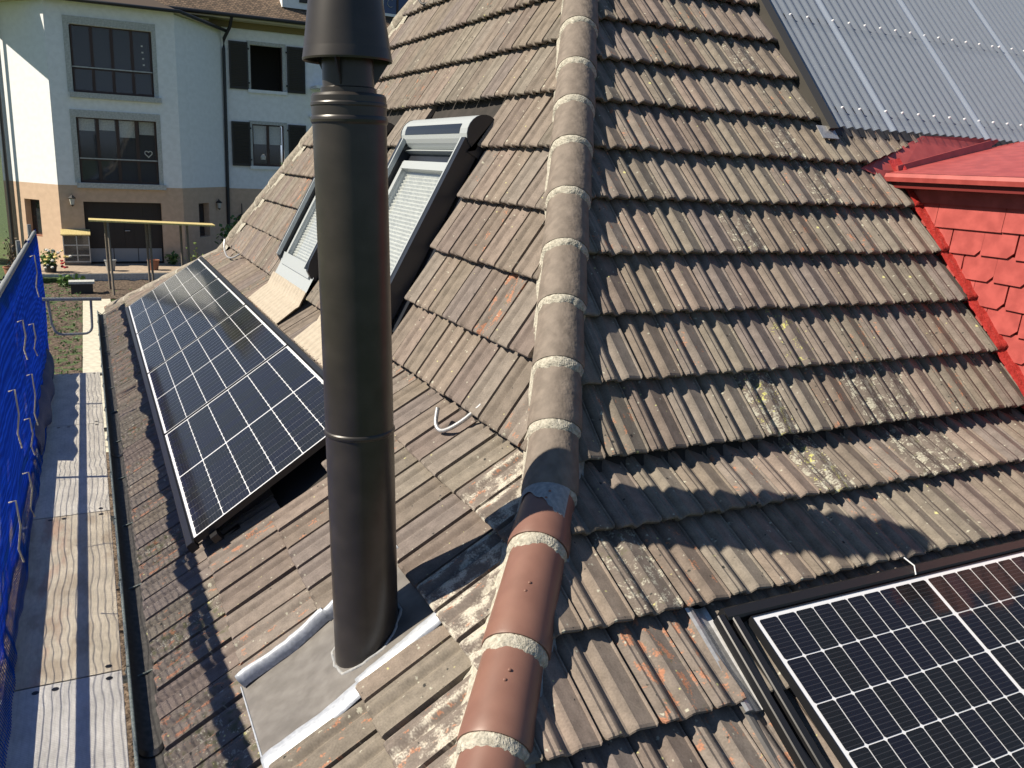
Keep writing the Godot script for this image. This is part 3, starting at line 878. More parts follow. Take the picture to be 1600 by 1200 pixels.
# ------------------------------------------------------------------ solar panels
const PW := 1.038
const PL := 1.769
func solar_panel(T: Transform3D, label: String, group: String):
	# local x = long side, y = up the slope, z = out; origin at the lower left corner of the frame top
	var o := base("solar_panel")
	o.transform = T
	tag(o, label, "solar panel", group)
	var fw := 0.004; var fd := 0.035
	var b := MB.new()
	b.bx(0, fw, 0, PW, -fd, 0); b.bx(PL - fw, PL, 0, PW, -fd, 0); b.bx(fw, PL - fw, 0, fw, -fd, 0); b.bx(fw, PL - fw, PW - fw, PW, -fd, 0)
	b.bx(fw, PL - fw, fw, PW - fw, -0.012, -0.008)
	make("frame", b, M.frame, o)
	# bright glass border round the cells and the white sheet behind them
	b = MB.new()
	b.bx(0.004, PL - 0.004, 0.004, PW - 0.004, -0.006, -0.0035)
	make("back_sheet", b, M.white_edge, o)
	var cw := 0.0826; var chh := 0.1655
	var mx := 0.0205; var my := 0.0185
	var px := (PL / 2 - mx - 0.0065) / 10.0; var py := (PW - 2 * my) / 6.0
	var m := MB.new()
	var c := 0.006
	var hw := (px - 0.0040) / 2; var hh := (py - 0.0046) / 2
	var poly := [Vector2(-hw + c, -hh), Vector2(hw - c, -hh), Vector2(hw, -hh + c), Vector2(hw, hh - c), Vector2(hw - c, hh), Vector2(-hw + c, hh), Vector2(-hw, hh - c), Vector2(-hw, -hh + c)]
	for i in range(1, 7):
		var q := [poly[0], poly[i], poly[i + 1]]
		var uv := []
		for e in q: uv.append(Vector2((e.x + hw) / (2 * hw), (e.y + hh) / (2 * hh)))
		m.tri(Vector3(q[0].x, q[0].y, 0), Vector3(q[1].x, q[1].y, 0), Vector3(q[2].x, q[2].y, 0), uv[0], uv[1], uv[2])
	var cm := m.mesh()
	for i in 20:
		for j in 6:
			var cell := put("solar_cell", cm, M.cells[rng.randi() % 4], o)
			var x := mx + px * (i + 0.5) + (0.013 if i >= 10 else 0.0)
			cell.position = Vector3(x, my + py * (j + 0.5), -0.0022)
	b = MB.new()
	b.quad(Vector3(0.005, 0.005, -0.0005), Vector3(PL - 0.005, 0.005, -0.0005), Vector3(PL - 0.005, PW - 0.005, -0.0005), Vector3(0.005, PW - 0.005, -0.0005))
	make("glass", b, M.pane, o)

func build_panels():
	var ap := deg_to_rad(34.78)
	var up := Vector3(cos(ap), sin(ap), 0); var u := Vector3(0, 0, 1)
	var nn := u.cross(up).normalized()
	var za := -1.550
	var where := ["nearest the flue", "second from the flue", "third from the flue", "farthest from the flue, towards the garden"]
	for k in 4:
		var z := za - k * (PL + 0.02) - PL
		solar_panel(Transform3D(Basis(u, up, nn), Vector3(-1.1767, -0.6825, z)), "black solar panel in the left row, " + where[k], "solar panels along the gutter side")
	var pb := deg_to_rad(26.5)
	var upb := NB * cos(pb) + Vector3(0, sin(pb), 0)
	var nb := EB.cross(upb).normalized()
	solar_panel(Transform3D(Basis(EB, upb, nb), Vector3(0.4765, -0.2884, 0.6484) - upb * PW), "black solar panel in the lower right corner with white cell lines", "")
	# mounting rails of the left row
	for r in [[0.09, "lower", -0.055], [0.93, "upper", -0.055]]:
		var o := MB.new()
		var c: Vector3 = Vector3(-1.1767, -0.6825, 0) + up * r[0] + nn * r[2]
		o.box(Transform3D(Basis(u, up, nn), c + Vector3(0, 0, -5.125)), Vector3(7.25, 0.04, 0.038))
		var rr := make("mounting_rail", o, M.black)
		tag(rr, "black mounting rail under the left row of solar panels, %s edge" % r[1], "rail", "rails under the left panels")
	# dark edge profiles of the left row
	for r in [[-0.026, "gutter"], [PW + 0.024, "skylight"]]:
		var o := MB.new()
		var c: Vector3 = Vector3(-1.1767, -0.6825, 0) + up * r[0] + nn * -0.028
		o.cbox(Transform3D(Basis(up, nn, u), c + Vector3(0, 0, -5.13)), Vector3(0.046, 0.05, 7.2), 0.008)
		var rr := make("edge_profile", o, M.frame)
		tag(rr, "dark metal edge profile along the %s side of the left panel row" % r[1], "profile", "edge profiles of the left panels")
	# feet of the rails at the near end
	for r in [[0.09, "lower left"], [0.93, "upper"]]:
		var o := MB.new()
		var c: Vector3 = Vector3(-1.1767, -0.6825, -1.62) + up * r[0] + nn * -0.1
		o.box(Transform3D(Basis(u, up, nn), c), Vector3(0.05, 0.03, 0.07))
		o.box(Transform3D(Basis(u, up, nn), c + up * 0.05 - nn * 0.03), Vector3(0.05, 0.12, 0.008))
		tag(make("rail_foot", o, M.black), "small black rail foot under the %s corner of the nearest left panel" % r[1], "bracket")
	# right array: wide rail above the panel, two rails down its left side, grey metal tray tile
	var o := MB.new()
	o.cbox(Transform3D(Basis(upb, nb, EB).orthonormalized(), Vector3(0.4765, -0.2884, 0.6484) + upb * 0.034 - nb * 0.026 + EB * 0.99), Vector3(0.05, 0.05, 2.16), 0.008)
	tag(make("mounting_rail", o, M.black), "wide black rail along the top of the right solar panel", "rail")
	for k in 2:
		var F := frame("B", false)
		o = MB.new()
		o.cbox(Transform3D(Basis(-F.x, F.z, F.y), F * Vector3(0.372 + 0.055 * k, -1.22, 0.05)), Vector3(0.032, 0.04, 1.1), 0.004)
		tag(make("mounting_rail", o, M.black), "narrow black rail running down beside the right solar panel, %s one" % ["outer", "inner"][k], "rail", "rails beside the right panel")
	# metal tray tiles at the panel's left edge
	var F := frame("B", false)
	for k in 2:
		var s0 := -1.0 - 0.364 * k
		o = MB.new(true)
		var prof := [[0.0, 0.052], [0.012, 0.056], [0.03, 0.05], [0.055, 0.028], [0.085, 0.022], [0.10, 0.03]]
		for i in prof.size() - 1:
			o.sm(-1)
			var p: Array = prof[i]; var q: Array = prof[i + 1]
			o.quad(F * Vector3(0.272 + p[0], s0, p[1]), F * Vector3(0.272 + q[0], s0, q[1]), F * Vector3(0.272 + q[0], s0 + 0.40, q[1] - 0.018), F * Vector3(0.272 + p[0], s0 + 0.40, p[1] - 0.018))
			o.quad(F * Vector3(0.272 + p[0], s0, p[1] - 0.02), F * Vector3(0.272 + q[0], s0, q[1] - 0.02), F * Vector3(0.272 + q[0], s0, q[1]), F * Vector3(0.272 + p[0], s0, p[1]))
		tag(make("metal_tray", o, M.steel if k == 0 else M.sheet), "grey metal tray between tiles and right solar panel, %s one" % ["upper", "lower"][k], "flashing", "metal trays beside the right panel")

# ------------------------------------------------------------------ roof windows
func roof_window(z0: float, z1: float, label: String):
	var F := frame("A", true)
	var o := base("roof_window")
	o.transform = Transform3D(F, Vector3.ZERO)          # local x = z, y = up slope, z = out
	tag(o, label, "skylight", "roof windows with roller shutters")
	var s0 := 0.25; var s1 := 1.60
	# dark recess
	var b := MB.new()
	b.bx(z0 - 0.05, z1 + 0.07, s0 - 0.03, s1, -0.12, 0.012)
	make("upstand", b, M.win_dark, o)
	# side rails of the shutter: dark flank, pale inner edge
	for e in [[z0, 1.0], [z1, -1.0]]:
		var xx: float = e[0]; var d: float = e[1]
		b = MB.new()
		var poly := [Vector2(s0 + 0.0, 0.03), Vector2(s1 - 0.12, 0.03), Vector2(s1 - 0.12, 0.15), Vector2(s0 + 0.12, 0.148), Vector2(s0 + 0.04, 0.128), Vector2(s0 + 0.005, 0.08)]
		# prism across x
		b.prism(poly, Transform3D(Basis(Vector3(0, 1, 0), Vector3(0, 0, 1), Vector3(1, 0, 0)), Vector3(xx, 0, 0)), minf(0.0, d * 0.055), maxf(0.0, d * 0.055))
		var rail := make("side_rail", b, M.win_dark, o)
		b = MB.new()
		b.bx(xx + d * 0.056, xx + d * 0.075, s0 + 0.05, s1 - 0.12, 0.12, 0.153)
		make("guide_strip", b, M.win_grey, rail)
	# sash
	b = MB.new()
	var ix0 := z0 + 0.10; var ix1 := z1 - 0.10
	b.bx(ix0, ix0 + 0.06, s0 + 0.05, s1 - 0.27, 0.03, 0.085); b.bx(ix1 - 0.06, ix1, s0 + 0.05, s1 - 0.27, 0.03, 0.085)
	b.bx(ix0 + 0.06, ix1 - 0.06, s1 - 0.33, s1 - 0.27, 0.03, 0.10)
	make("sash", b, M.win_grey, o)
	b = MB.new(); b.bx(ix0 - 0.03, ix1 + 0.03, s1 - 0.27, s1 - 0.19, 0.02, 0.05)
	make("head_recess", b, M.win_dark, o)
	b = MB.new()
	b.prism([Vector2(s0 - 0.01, 0.05), Vector2(s0 + 0.1, 0.075), Vector2(s0 + 0.1, 0.10), Vector2(s0 - 0.01, 0.085)], Transform3D(Basis(Vector3(0, 1, 0), Vector3(0, 0, 1), Vector3(1, 0, 0)), Vector3.ZERO), z0 + 0.06, z1 - 0.06)
	make("bottom_bar", b, M.win_grey, o)
	# pleated blind behind the glass
	b = MB.new()
	var n := 34
	for i in n:
		var ya := lerpf(s0 + 0.1, s1 - 0.33, float(i) / n); var yb := lerpf(s0 + 0.1, s1 - 0.33, float(i + 1) / n)
		var ym := (ya + yb) * 0.5
		b.quad(Vector3(ix0 + 0.06, ya, 0.03), Vector3(ix1 - 0.06, ya, 0.03), Vector3(ix1 - 0.06, ym, 0.044), Vector3(ix0 + 0.06, ym, 0.044))
		b.quad(Vector3(ix0 + 0.06, ym, 0.044), Vector3(ix1 - 0.06, ym, 0.044), Vector3(ix1 - 0.06, yb, 0.03), Vector3(ix0 + 0.06, yb, 0.03))
	make("pleated_blind", b, M.blind, o)
	b = MB.new()
	b.quad(Vector3(ix0 + 0.06, s0 + 0.1, 0.068), Vector3(ix1 - 0.06, s0 + 0.1, 0.068), Vector3(ix1 - 0.06, s1 - 0.33, 0.068), Vector3(ix0 + 0.06, s1 - 0.33, 0.068))
	make("glass", b, M.clear, o)
	# rounded shutter box
	b = MB.new()
	var prof := []
	var c := Vector2(s1 - 0.045, 0.06)
	for i in 13:
		var a := deg_to_rad(-10.0 + 190.0 * i / 12.0)
		prof.append(c + Vector2(cos(a) * 0.112, sin(a) * 0.105))
	prof.append(Vector2(s1 - 0.19, 0.10)); prof.append(Vector2(s1 - 0.19, 0.02)); prof.append(Vector2(s1 + 0.06, 0.0))
	b.prism(prof, Transform3D(Basis(Vector3(0, 1, 0), Vector3(0, 0, 1), Vector3(1, 0, 0)), Vector3.ZERO), z0, z1)
	var box := make("shutter_box", b, M.win_grey, o)
	b = MB.new()
	var side := []
	for q in prof: side.append(c + (q - c) * 1.02)
	b.prism(side, Transform3D(Basis(Vector3(0, 1, 0), Vector3(0, 0, 1), Vector3(1, 0, 0)), Vector3.ZERO), z1 + 0.001, z1 + 0.012)
	make("end_plate", b, M.win_dark, box)
	b = MB.new()
	b.prism(side, Transform3D(Basis(Vector3(0, 1, 0), Vector3(0, 0, 1), Vector3(1, 0, 0)), Vector3.ZERO), z0 - 0.012, z0 - 0.001)
	make("end_plate", b, M.win_dark, box)
	# small solar strip on the box
	b = MB.new()
	for i in range(6, 8):
		var p0: Vector2 = prof[i]; var p1: Vector2 = prof[i + 1]
		var q0 := c + (p0 - c) * 1.02; var q1 := c + (p1 - c) * 1.02
		b.quad(Vector3(z0 + 0.08, q1.x, q1.y), Vector3(z1 - 0.12, q1.x, q1.y), Vector3(z1 - 0.12, q0.x, q0.y), Vector3(z0 + 0.08, q0.x, q0.y))
	make("solar_strip", b, M.glass_dark, box)
	# pale apron dressed onto the tiles below
	b = MB.new(true)
	for i in 40:
		var xa := lerpf(z0 - 0.02, z1 + 0.02, i / 40.0); var xb := lerpf(z0 - 0.02, z1 + 0.02, (i + 1) / 40.0)
		b.quad(Vector3(xa, 0.13, 0.066), Vector3(xb, 0.13, 0.066), Vector3(xb, s0 + 0.02, 0.066), Vector3(xa, s0 + 0.02, 0.066))
	make("apron", b, M.win_grey, o)
	b = MB.new(true)
	var F1 := F.transposed()
	var L := frame("A", false)
	for i in 120:
		for j in 6:
			var p := func(ii: int, jj: int) -> Vector3:
				var z := lerpf(z0 - 0.05, z1 + 0.05, ii / 120.0)
				var t := jj / 6.0
				var s := lerpf(0.135, -0.25, t)
				var h := 0.070 + 0.009 * sin(TAU * z / 0.1035) + 0.003 * sin(TAU * z / 0.0345)
				var w := L * Vector3(z, s, h) if s < 0 else F * Vector3(z, s, h)
				return F1 * w
			b.quad(p.call(i, j + 1), p.call(i + 1, j + 1), p.call(i + 1, j), p.call(i, j))
	make("dressed_lead", b, M.apron, o)

func hook(pts: Array, r: float, m: Material, label: String):
	var c := Curve3D.new()
	for p in pts: c.add_point(p)
	# smooth the corners by sampling a Catmull-Rom through the points
	var out := []
	for i in pts.size() - 1:
		var p0: Vector3 = pts[max(i - 1, 0)]; var p1: Vector3 = pts[i]; var p2: Vector3 = pts[i + 1]; var p3: Vector3 = pts[min(i + 2, pts.size() - 1)]
		for k in 6: out.append(p1.cubic_interpolate(p2, p0, p3, k / 6.0))
	out.append(pts[-1])
	var b := MB.new(); b.tube(out, r, 10)
	tag(make("roof_hook", b, m), label, "hook")

# ------------------------------------------------------------------ corrugated sheets over the slope
func build_corrugated():
	var F := frame("B", true)
	var b := MB.new()
	b.prism([Vector2(2.55, 2.0), Vector2(6.0, 2.0), Vector2(6.0, 4.6), Vector2(2.55, 4.6)], Transform3D(F, Vector3.ZERO), 0.005, 0.03)
	tag(make("roof_membrane", b, M.membrane), "dark sheet under the clear corrugated roofing", "membrane")
	for k in 4:
		var s: float = [2.20, 3.03, 3.85, 4.5][k]
		b = MB.new(); b.box(Transform3D(F, F * Vector3(4.28, s, 0.042)), Vector3(3.4, 0.05, 0.024))
		tag(make("batten", b, M.batten), "dark batten under the clear corrugated roofing, %s from its lower edge" % ["first", "second", "third", "fourth"][k], "batten", "battens under the corrugated roofing")
	var xs := [[2.56, 3.16], [3.06, 4.06], [3.96, 4.96], [4.86, 5.86]]
	var names := ["beside the dark edge trim", "second from the dark edge trim", "third from the dark edge trim", "at the right edge of the picture"]
	for k in 4:
		b = MB.new(true)
		var n := int((xs[k][1] - xs[k][0]) / 0.0076)
		var sh: float = 0.08 + 0.004 * (k % 2)
		var rows := [2.04, 2.7, 3.4, 4.5]
		for i in n:
			for j in 3:
				var p := func(ii: int, jj: int) -> Vector3:
					var x: float = xs[k][0] + ii * 0.0076
					return F * Vector3(x, rows[jj], sh - 0.018 + 0.009 * cos(TAU * x / 0.076))
				b.quad(p.call(i, j), p.call(i + 1, j), p.call(i + 1, j + 1), p.call(i, j + 1))
		var o := make("corrugated_sheet", b, M.poly)
		tag(o, "clear corrugated plastic roofing sheet, " + names[k], "roofing sheet", "clear corrugated sheets above the dormer")
		for s in [2.20, 3.03, 3.85]:
			var x: float = ceil(xs[k][0] / 0.076) * 0.076
			while x < xs[k][1] - 0.12:
				b = MB.new(true)
				var T := Transform3D(Basis(F.x, F.z, -F.y), F * Vector3(x, s, sh - 0.010))
				b.lathe([Vector2(0.009, -0.004), Vector2(0.009, 0.002), Vector2(0.005, 0.004), Vector2(0.0045, 0.009), Vector2(0.0, 0.010)], T, 8)
				make("screw_cap", b, M.screw, o)
				x += 0.152
	b = MB.new()
	b.prism([Vector2(2.512, 0.02), Vector2(2.517, 0.02), Vector2(2.517, 0.078), Vector2(2.575, 0.084), Vector2(2.575, 0.090), Vector2(2.512, 0.084)], Transform3D(Basis(F.x, F.z, -F.y), Vector3.ZERO), -4.5, -2.0)
	var t := make("verge_trim", b, M.trim)
	tag(t, "dark folded metal trim along the left edge of the corrugated roofing", "trim")
	b = MB.new()
	b.box(Transform3D(F, F * Vector3(2.50, 1.985, 0.062)), Vector3(0.13, 0.10, 0.006))
	make("foot_plate", b, M.steel, t)

# ------------------------------------------------------------------ scaffold
func build_scaffold():
	var zs := [2.84, 0.27, -2.30, -4.85, -7.5, -9.97]
	var names := ["nearest the viewer", "grey, second from the viewer", "stained yellowish, third from the viewer", "pale, fourth from the viewer", "farthest, at the garden end"]
	for k in 5:
		var z1: float = zs[k] - 0.006; var z0: float = zs[k + 1] + 0.006
		var b := MB.new()
		var y := -1.8
		b.quad(Vector3(-2.16, y, z1), Vector3(-1.552, y, z1), Vector3(-1.552, y, z0), Vector3(-2.16, y, z0), Vector2(0, 1), Vector2(1, 1), Vector2(1, 0), Vector2(0, 0))
		var o := make("scaffold_deck", b, M.boards[[0, 0, 1, 2, 2][k]])
		tag(o, "ribbed scaffold deck board " + names[k], "scaffold board", "scaffold deck boards")
		b = MB.new()
		b.bx(-2.16, -1.552, y - 0.055, y - 0.003, z0, z0 + 0.03); b.bx(-2.16, -1.552, y - 0.055, y - 0.003, z1 - 0.03, z1)
		b.bx(-2.163, -2.13, y - 0.07, y - 0.002, z0 + 0.03, z1 - 0.03); b.bx(-1.58, -1.549, y - 0.07, y - 0.002, z0 + 0.03, z1 - 0.03)
		make("edge_frame", b, M.alu, o)
		for q in [[-1.62, 0.05], [-1.62, -0.05], [-2.0, 0.06], [-1.9, 0.06]]:
			var zz: float = z0 + 0.06 if q[1] > 0 else z1 - 0.06
			b = MB.new()
			b.lathe([Vector2(0.0, 0.0), Vector2(0.017, 0.0005), Vector2(0.019, 0.0)], Transform3D(Basis(), Vector3(q[0], y + 0.002, zz)), 14)
			make("drain_hole", b, M.black, o)
	# standards, ledgers, rails
	var i := 0
	for z in [-10.76, -8.5, -5.9]:
		var b := MB.new(); b.tube([Vector3(-2.28, -3.0, z), Vector3(-2.28, 0.14 - 0.1 * (1 if i == 2 else 0), z)], 0.0245, 12)
		tag(make("scaffold_post", b, M.tubegrey), ["grey scaffold tube post at the far end of the blue net", "grey scaffold tube post behind the top edge of the blue net", "grey scaffold tube post hidden mostly behind the blue net"][i], "scaffold post", "scaffold posts")
		i += 1
	var under := base("scaffold")
	tag(under, "grey tube legs and cross bars carrying the scaffold deck", "scaffold")
	for z in [-10.2, -7.5, -4.85, -2.3, 0.27]:
		var c := MB.new(); c.tube([Vector3(-1.60, -3.0, z - 0.05), Vector3(-1.60, -1.88, z - 0.05)], 0.0245, 10); make("leg", c, M.tubegrey, under)
		c = MB.new(); c.tube([Vector3(-2.25, -1.9, z - 0.05), Vector3(-1.50, -1.9, z - 0.05)], 0.0245, 10); make("cross_bar", c, M.tubegrey, under)
	var b := MB.new(); b.tube([Vector3(-2.2, 0.075, -10.35), Vector3(-2.2, 0.09, -6.0), Vector3(-2.2, 0.12, 3.0)], 0.024, 12)
	tag(make("guard_rail", b, M.tubegrey), "grey top guard rail tube carrying the blue net", "rail")
	b = MB.new(); b.tube([Vector3(-2.22, -1.36, -10.3), Vector3(-2.22, -1.36, 3.0)], 0.026, 10)
	tag(make("guard_rail", b, M.tubegrey), "grey middle guard rail tube behind the blue net", "rail")
	b = MB.new(); b.bx(-2.235, -2.205, -1.80, -1.585, -10.1, 3.0)
	tag(make("toe_board", b, M.toe), "wooden toe board behind the foot of the blue net", "toe board")
	# end guard: bent tube frame
	b = MB.new()
	var pts := []
	pts.append(Vector3(-2.1, -0.80, -10.0)); pts.append(Vector3(-2.08, -1.12, -10.0))
	for k in 7:
		var a := PI + PI / 2 * k / 6.0
		pts.append(Vector3(-1.96 + cos(a) * 0.1, -1.16 + sin(a) * 0.1, -10.0))
	for k in 7:
		var a := 1.5 * PI + PI / 2 * k / 6.0
		pts.append(Vector3(-1.70 + cos(a) * 0.1, -1.16 + sin(a) * 0.1, -10.0))
	pts.append(Vector3(-1.59, -0.8, -10.0))
	b.tube(pts, 0.017, 10)
	var eg := make("end_guard", b, M.tubegrey)
	tag(eg, "bent grey tube guard frame closing the garden end of the scaffold", "guard frame")
	b = MB.new(); b.tube([Vector3(-2.2, -0.775, -10.0), Vector3(-1.46, -0.79, -10.0)], 0.024, 10)
	make("top_bar", b, M.tubegrey, eg)
	# --- net ---
	b = MB.new(true)
	var nz := FastNoiseLite.new(); nz.seed = 9; nz.frequency = 0.55; nz.fractal_octaves = 3
	var nu := 420; var nv := 26
	var p := func(iu: int, iv: int) -> Vector3:
		var z := lerpf(-10.35, 2.9, float(iu) / nu)
		var t := float(iv) / nv
		var yt := 0.10 + 0.035 * nz.get_noise_2d(z * 3.0, 80) - 0.03 * absf(sin(z * PI / 0.8)) * 0.6
		var y := lerpf(yt, -1.80, t)
		var fold := sin(z * 15.0 + 2.5 * sin(z * 2.1) + y * 1.3 + 4.0 * nz.get_noise_2d(z * 0.5, y * 0.4)) * (0.6 + nz.get_noise_2d(z * 0.8, 50.0))
		var x := -2.165 + 0.03 * nz.get_noise_2d(z * 1.1 + y * 0.9, y * 1.2) * minf(1.0, t * 4.0) + 0.005 * fold * minf(1.0, 0.25 + t * 4.0)
		if t > 0.92: x += (t - 0.92) * 0.6
		x += 0.025 * (1.0 - minf(1.0, t * 10.0)) * -1.0
		return Vector3(x, y, z + 0.05 * nz.get_noise_2d(y * 2.0, z) * t)
	for iu in nu:
		for iv in nv:
			var uv := func(a: int, c: int) -> Vector2: return Vector2(lerpf(0, 13.25, float(a) / nu) / 0.085, lerpf(0, 1.9, float(c) / nv) / 0.085)
			b.quad(p.call(iu, iv + 1), p.call(iu + 1, iv + 1), p.call(iu + 1, iv), p.call(iu, iv), uv.call(iu, iv + 1), uv.call(iu + 1, iv + 1), uv.call(iu + 1, iv), uv.call(iu, iv))
	var net := make("debris_net", b, M.net)
	tag(net, "bright blue knitted debris net hanging on the scaffold guard rail", "net")
	# raised vertical threads of the knit
	b = MB.new(true)
	for iu in range(0, 430):
		for iv in 13:
			var tq := func(c: int) -> Vector3:
				var f := iu / 430.0 * nu
				var k := mini(int(f), nu - 1)
				return (p.call(k, c) as Vector3).lerp(p.call(k + 1, c), f - k)
			var q0: Vector3 = tq.call(iv * 2); var q1: Vector3 = tq.call(iv * 2 + 2)
			b.quad(q1, q1 + Vector3(0.005, 0, 0), q0 + Vector3(0.005, 0, 0), q0)
	make("raised_threads", b, M.net_thread, net).set_meta("kind", "stuff")
	# the top of the net is turned over the rail: a second layer
	b = MB.new(true)
	for iu in nu:
		for iv in 3:
			var hp := func(a: int, c: int) -> Vector3:
				var q: Vector3 = p.call(a, 0)
				var t := c / 3.0
				return Vector3(q.x - 0.03 - 0.01 * t, q.y + 0.012 - (0.07 + 0.02 * sin(a * 0.31)) * t, q.z)
			b.quad(hp.call(iu, iv + 1), hp.call(iu + 1, iv + 1), hp.call(iu + 1, iv), hp.call(iu, iv), Vector2(iu * 0.37, iv + 1.3), Vector2(iu * 0.37 + 0.37, iv + 1.3), Vector2(iu * 0.37 + 0.37, iv + 0.3), Vector2(iu * 0.37, iv + 0.3))
	make("turned_hem", b, M.blue_solid, net)
	# loose skirt of net lying on the boards at the far end
	b = MB.new(true)
	for iu in 40:
		for iv in 6:
			var q := func(a: int, c: int) -> Vector3:
				var z := lerpf(-10.2, -6.35, a / 40.0); var t := c / 6.0
				var bul := 0.045 + 0.055 * sin(PI * a / 40.0) + 0.025 * sin(a * 0.55)
				return Vector3(-2.19 + bul * t + 0.05 * sin(PI * t), lerpf(-1.45, -1.78, t) + 0.02 * sin(a * 0.9), z)
			b.quad(q.call(iu, iv + 1), q.call(iu + 1, iv + 1), q.call(iu + 1, iv), q.call(iu, iv))
	make("loose_skirt", b, M.blue_solid, net)
	# ties
	for q in [[-7.6, 0.06, 0.42, "highest, just below the rail"], [-5.2, -0.2, 0.3, "at the left picture edge below the rail"], [-5.6, -0.75, 0.45, "halfway down, fourth from the far end"], [-4.9, -0.95, 0.3, "second lowest on the right"], [-3.9, -0.45, 0.4, "halfway down at the left picture edge"], [-4.3, -1.2, 0.35, "low, near its foot"], [-3.2, -1.0, 0.4, "lowest and nearest the viewer"], [-6.4, -0.45, 0.3, "upper half, second from the far end"]]:
		b = MB.new()
		var c := Vector3(-2.12, q[1], q[0])
		var r := RandomNumberGenerator.new(); r.seed = int(absf(q[0]) * 100)
		var pp := [c, c + Vector3(0.04, 0.02, 0.03), c + Vector3(0.05, -q[2] * 0.4, 0.05 * r.randf()), c + Vector3(0.03, -q[2] * 0.75, 0.08 * r.randf()), c + Vector3(0.05, -q[2], 0.1 * r.randf())]
		b.tube(pp, 0.006, 6)
		tag(make("net_tie", b, M.ribbon), "pale plastic tie hanging from the blue net, " + q[3], "tie", "ties on the blue net")

# ------------------------------------------------------------------ plants
func leafy(called: String, at: Vector3, r: Vector3, n: int, leaf: float, m: Material, seed_: int, label: String, category: String, group := "", stem := true) -> Node3D:
	var o := base(called, at)
	tag(o, label, category, group)
	var g := RandomNumberGenerator.new(); g.seed = seed_
	var b := MB.new()
	for i in n:
		var d := Vector3(g.randfn(), g.randfn(), g.randfn()).normalized() * pow(g.randf(), 0.45)
		var c := Vector3(d.x * r.x, r.y + d.y * r.y, d.z * r.z) * (0.75 + 0.35 * sin(i * 12.9))
		c.y = absf(c.y)
		var a := Vector3(g.randfn(), g.randfn(), g.randfn()).normalized() * leaf
		var e := a.cross(Vector3(g.randfn(), g.randfn(), g.randfn())).normalized() * leaf * 0.4
		b.quad(c - a * 0.5, c + e, c + a * 0.5, c - e)
	make("foliage", b, m, o)
	if stem:
		for k in 4:
			b = MB.new()
			var q := Vector3(g.randf_range(-0.6, 0.6) * r.x, r.y * 1.4, g.randf_range(-0.6, 0.6) * r.z)
			b.tube([Vector3.ZERO, q * 0.5 + Vector3(0.02, 0, 0.02), q], 0.012, 5)
			make("stem", b, M.twig, o)
	return o
func pot(called: String, at: Vector3, r0: float, r1: float, h: float, m: Material, label: String, category: String):
	var b := MB.new(true)
	b.lathe([Vector2(0, 0), Vector2(r0, 0), Vector2(r1, h - 0.03), Vector2(r1 + 0.02, h - 0.03), Vector2(r1 + 0.02, h), Vector2(r1 - 0.015, h), Vector2(r1 - 0.02, h - 0.06), Vector2(0, h - 0.06)], Transform3D(Basis(), Vector3.ZERO), 20)
	var o := make(called, b, m)
	o.position = at
	tag(o, label, category)

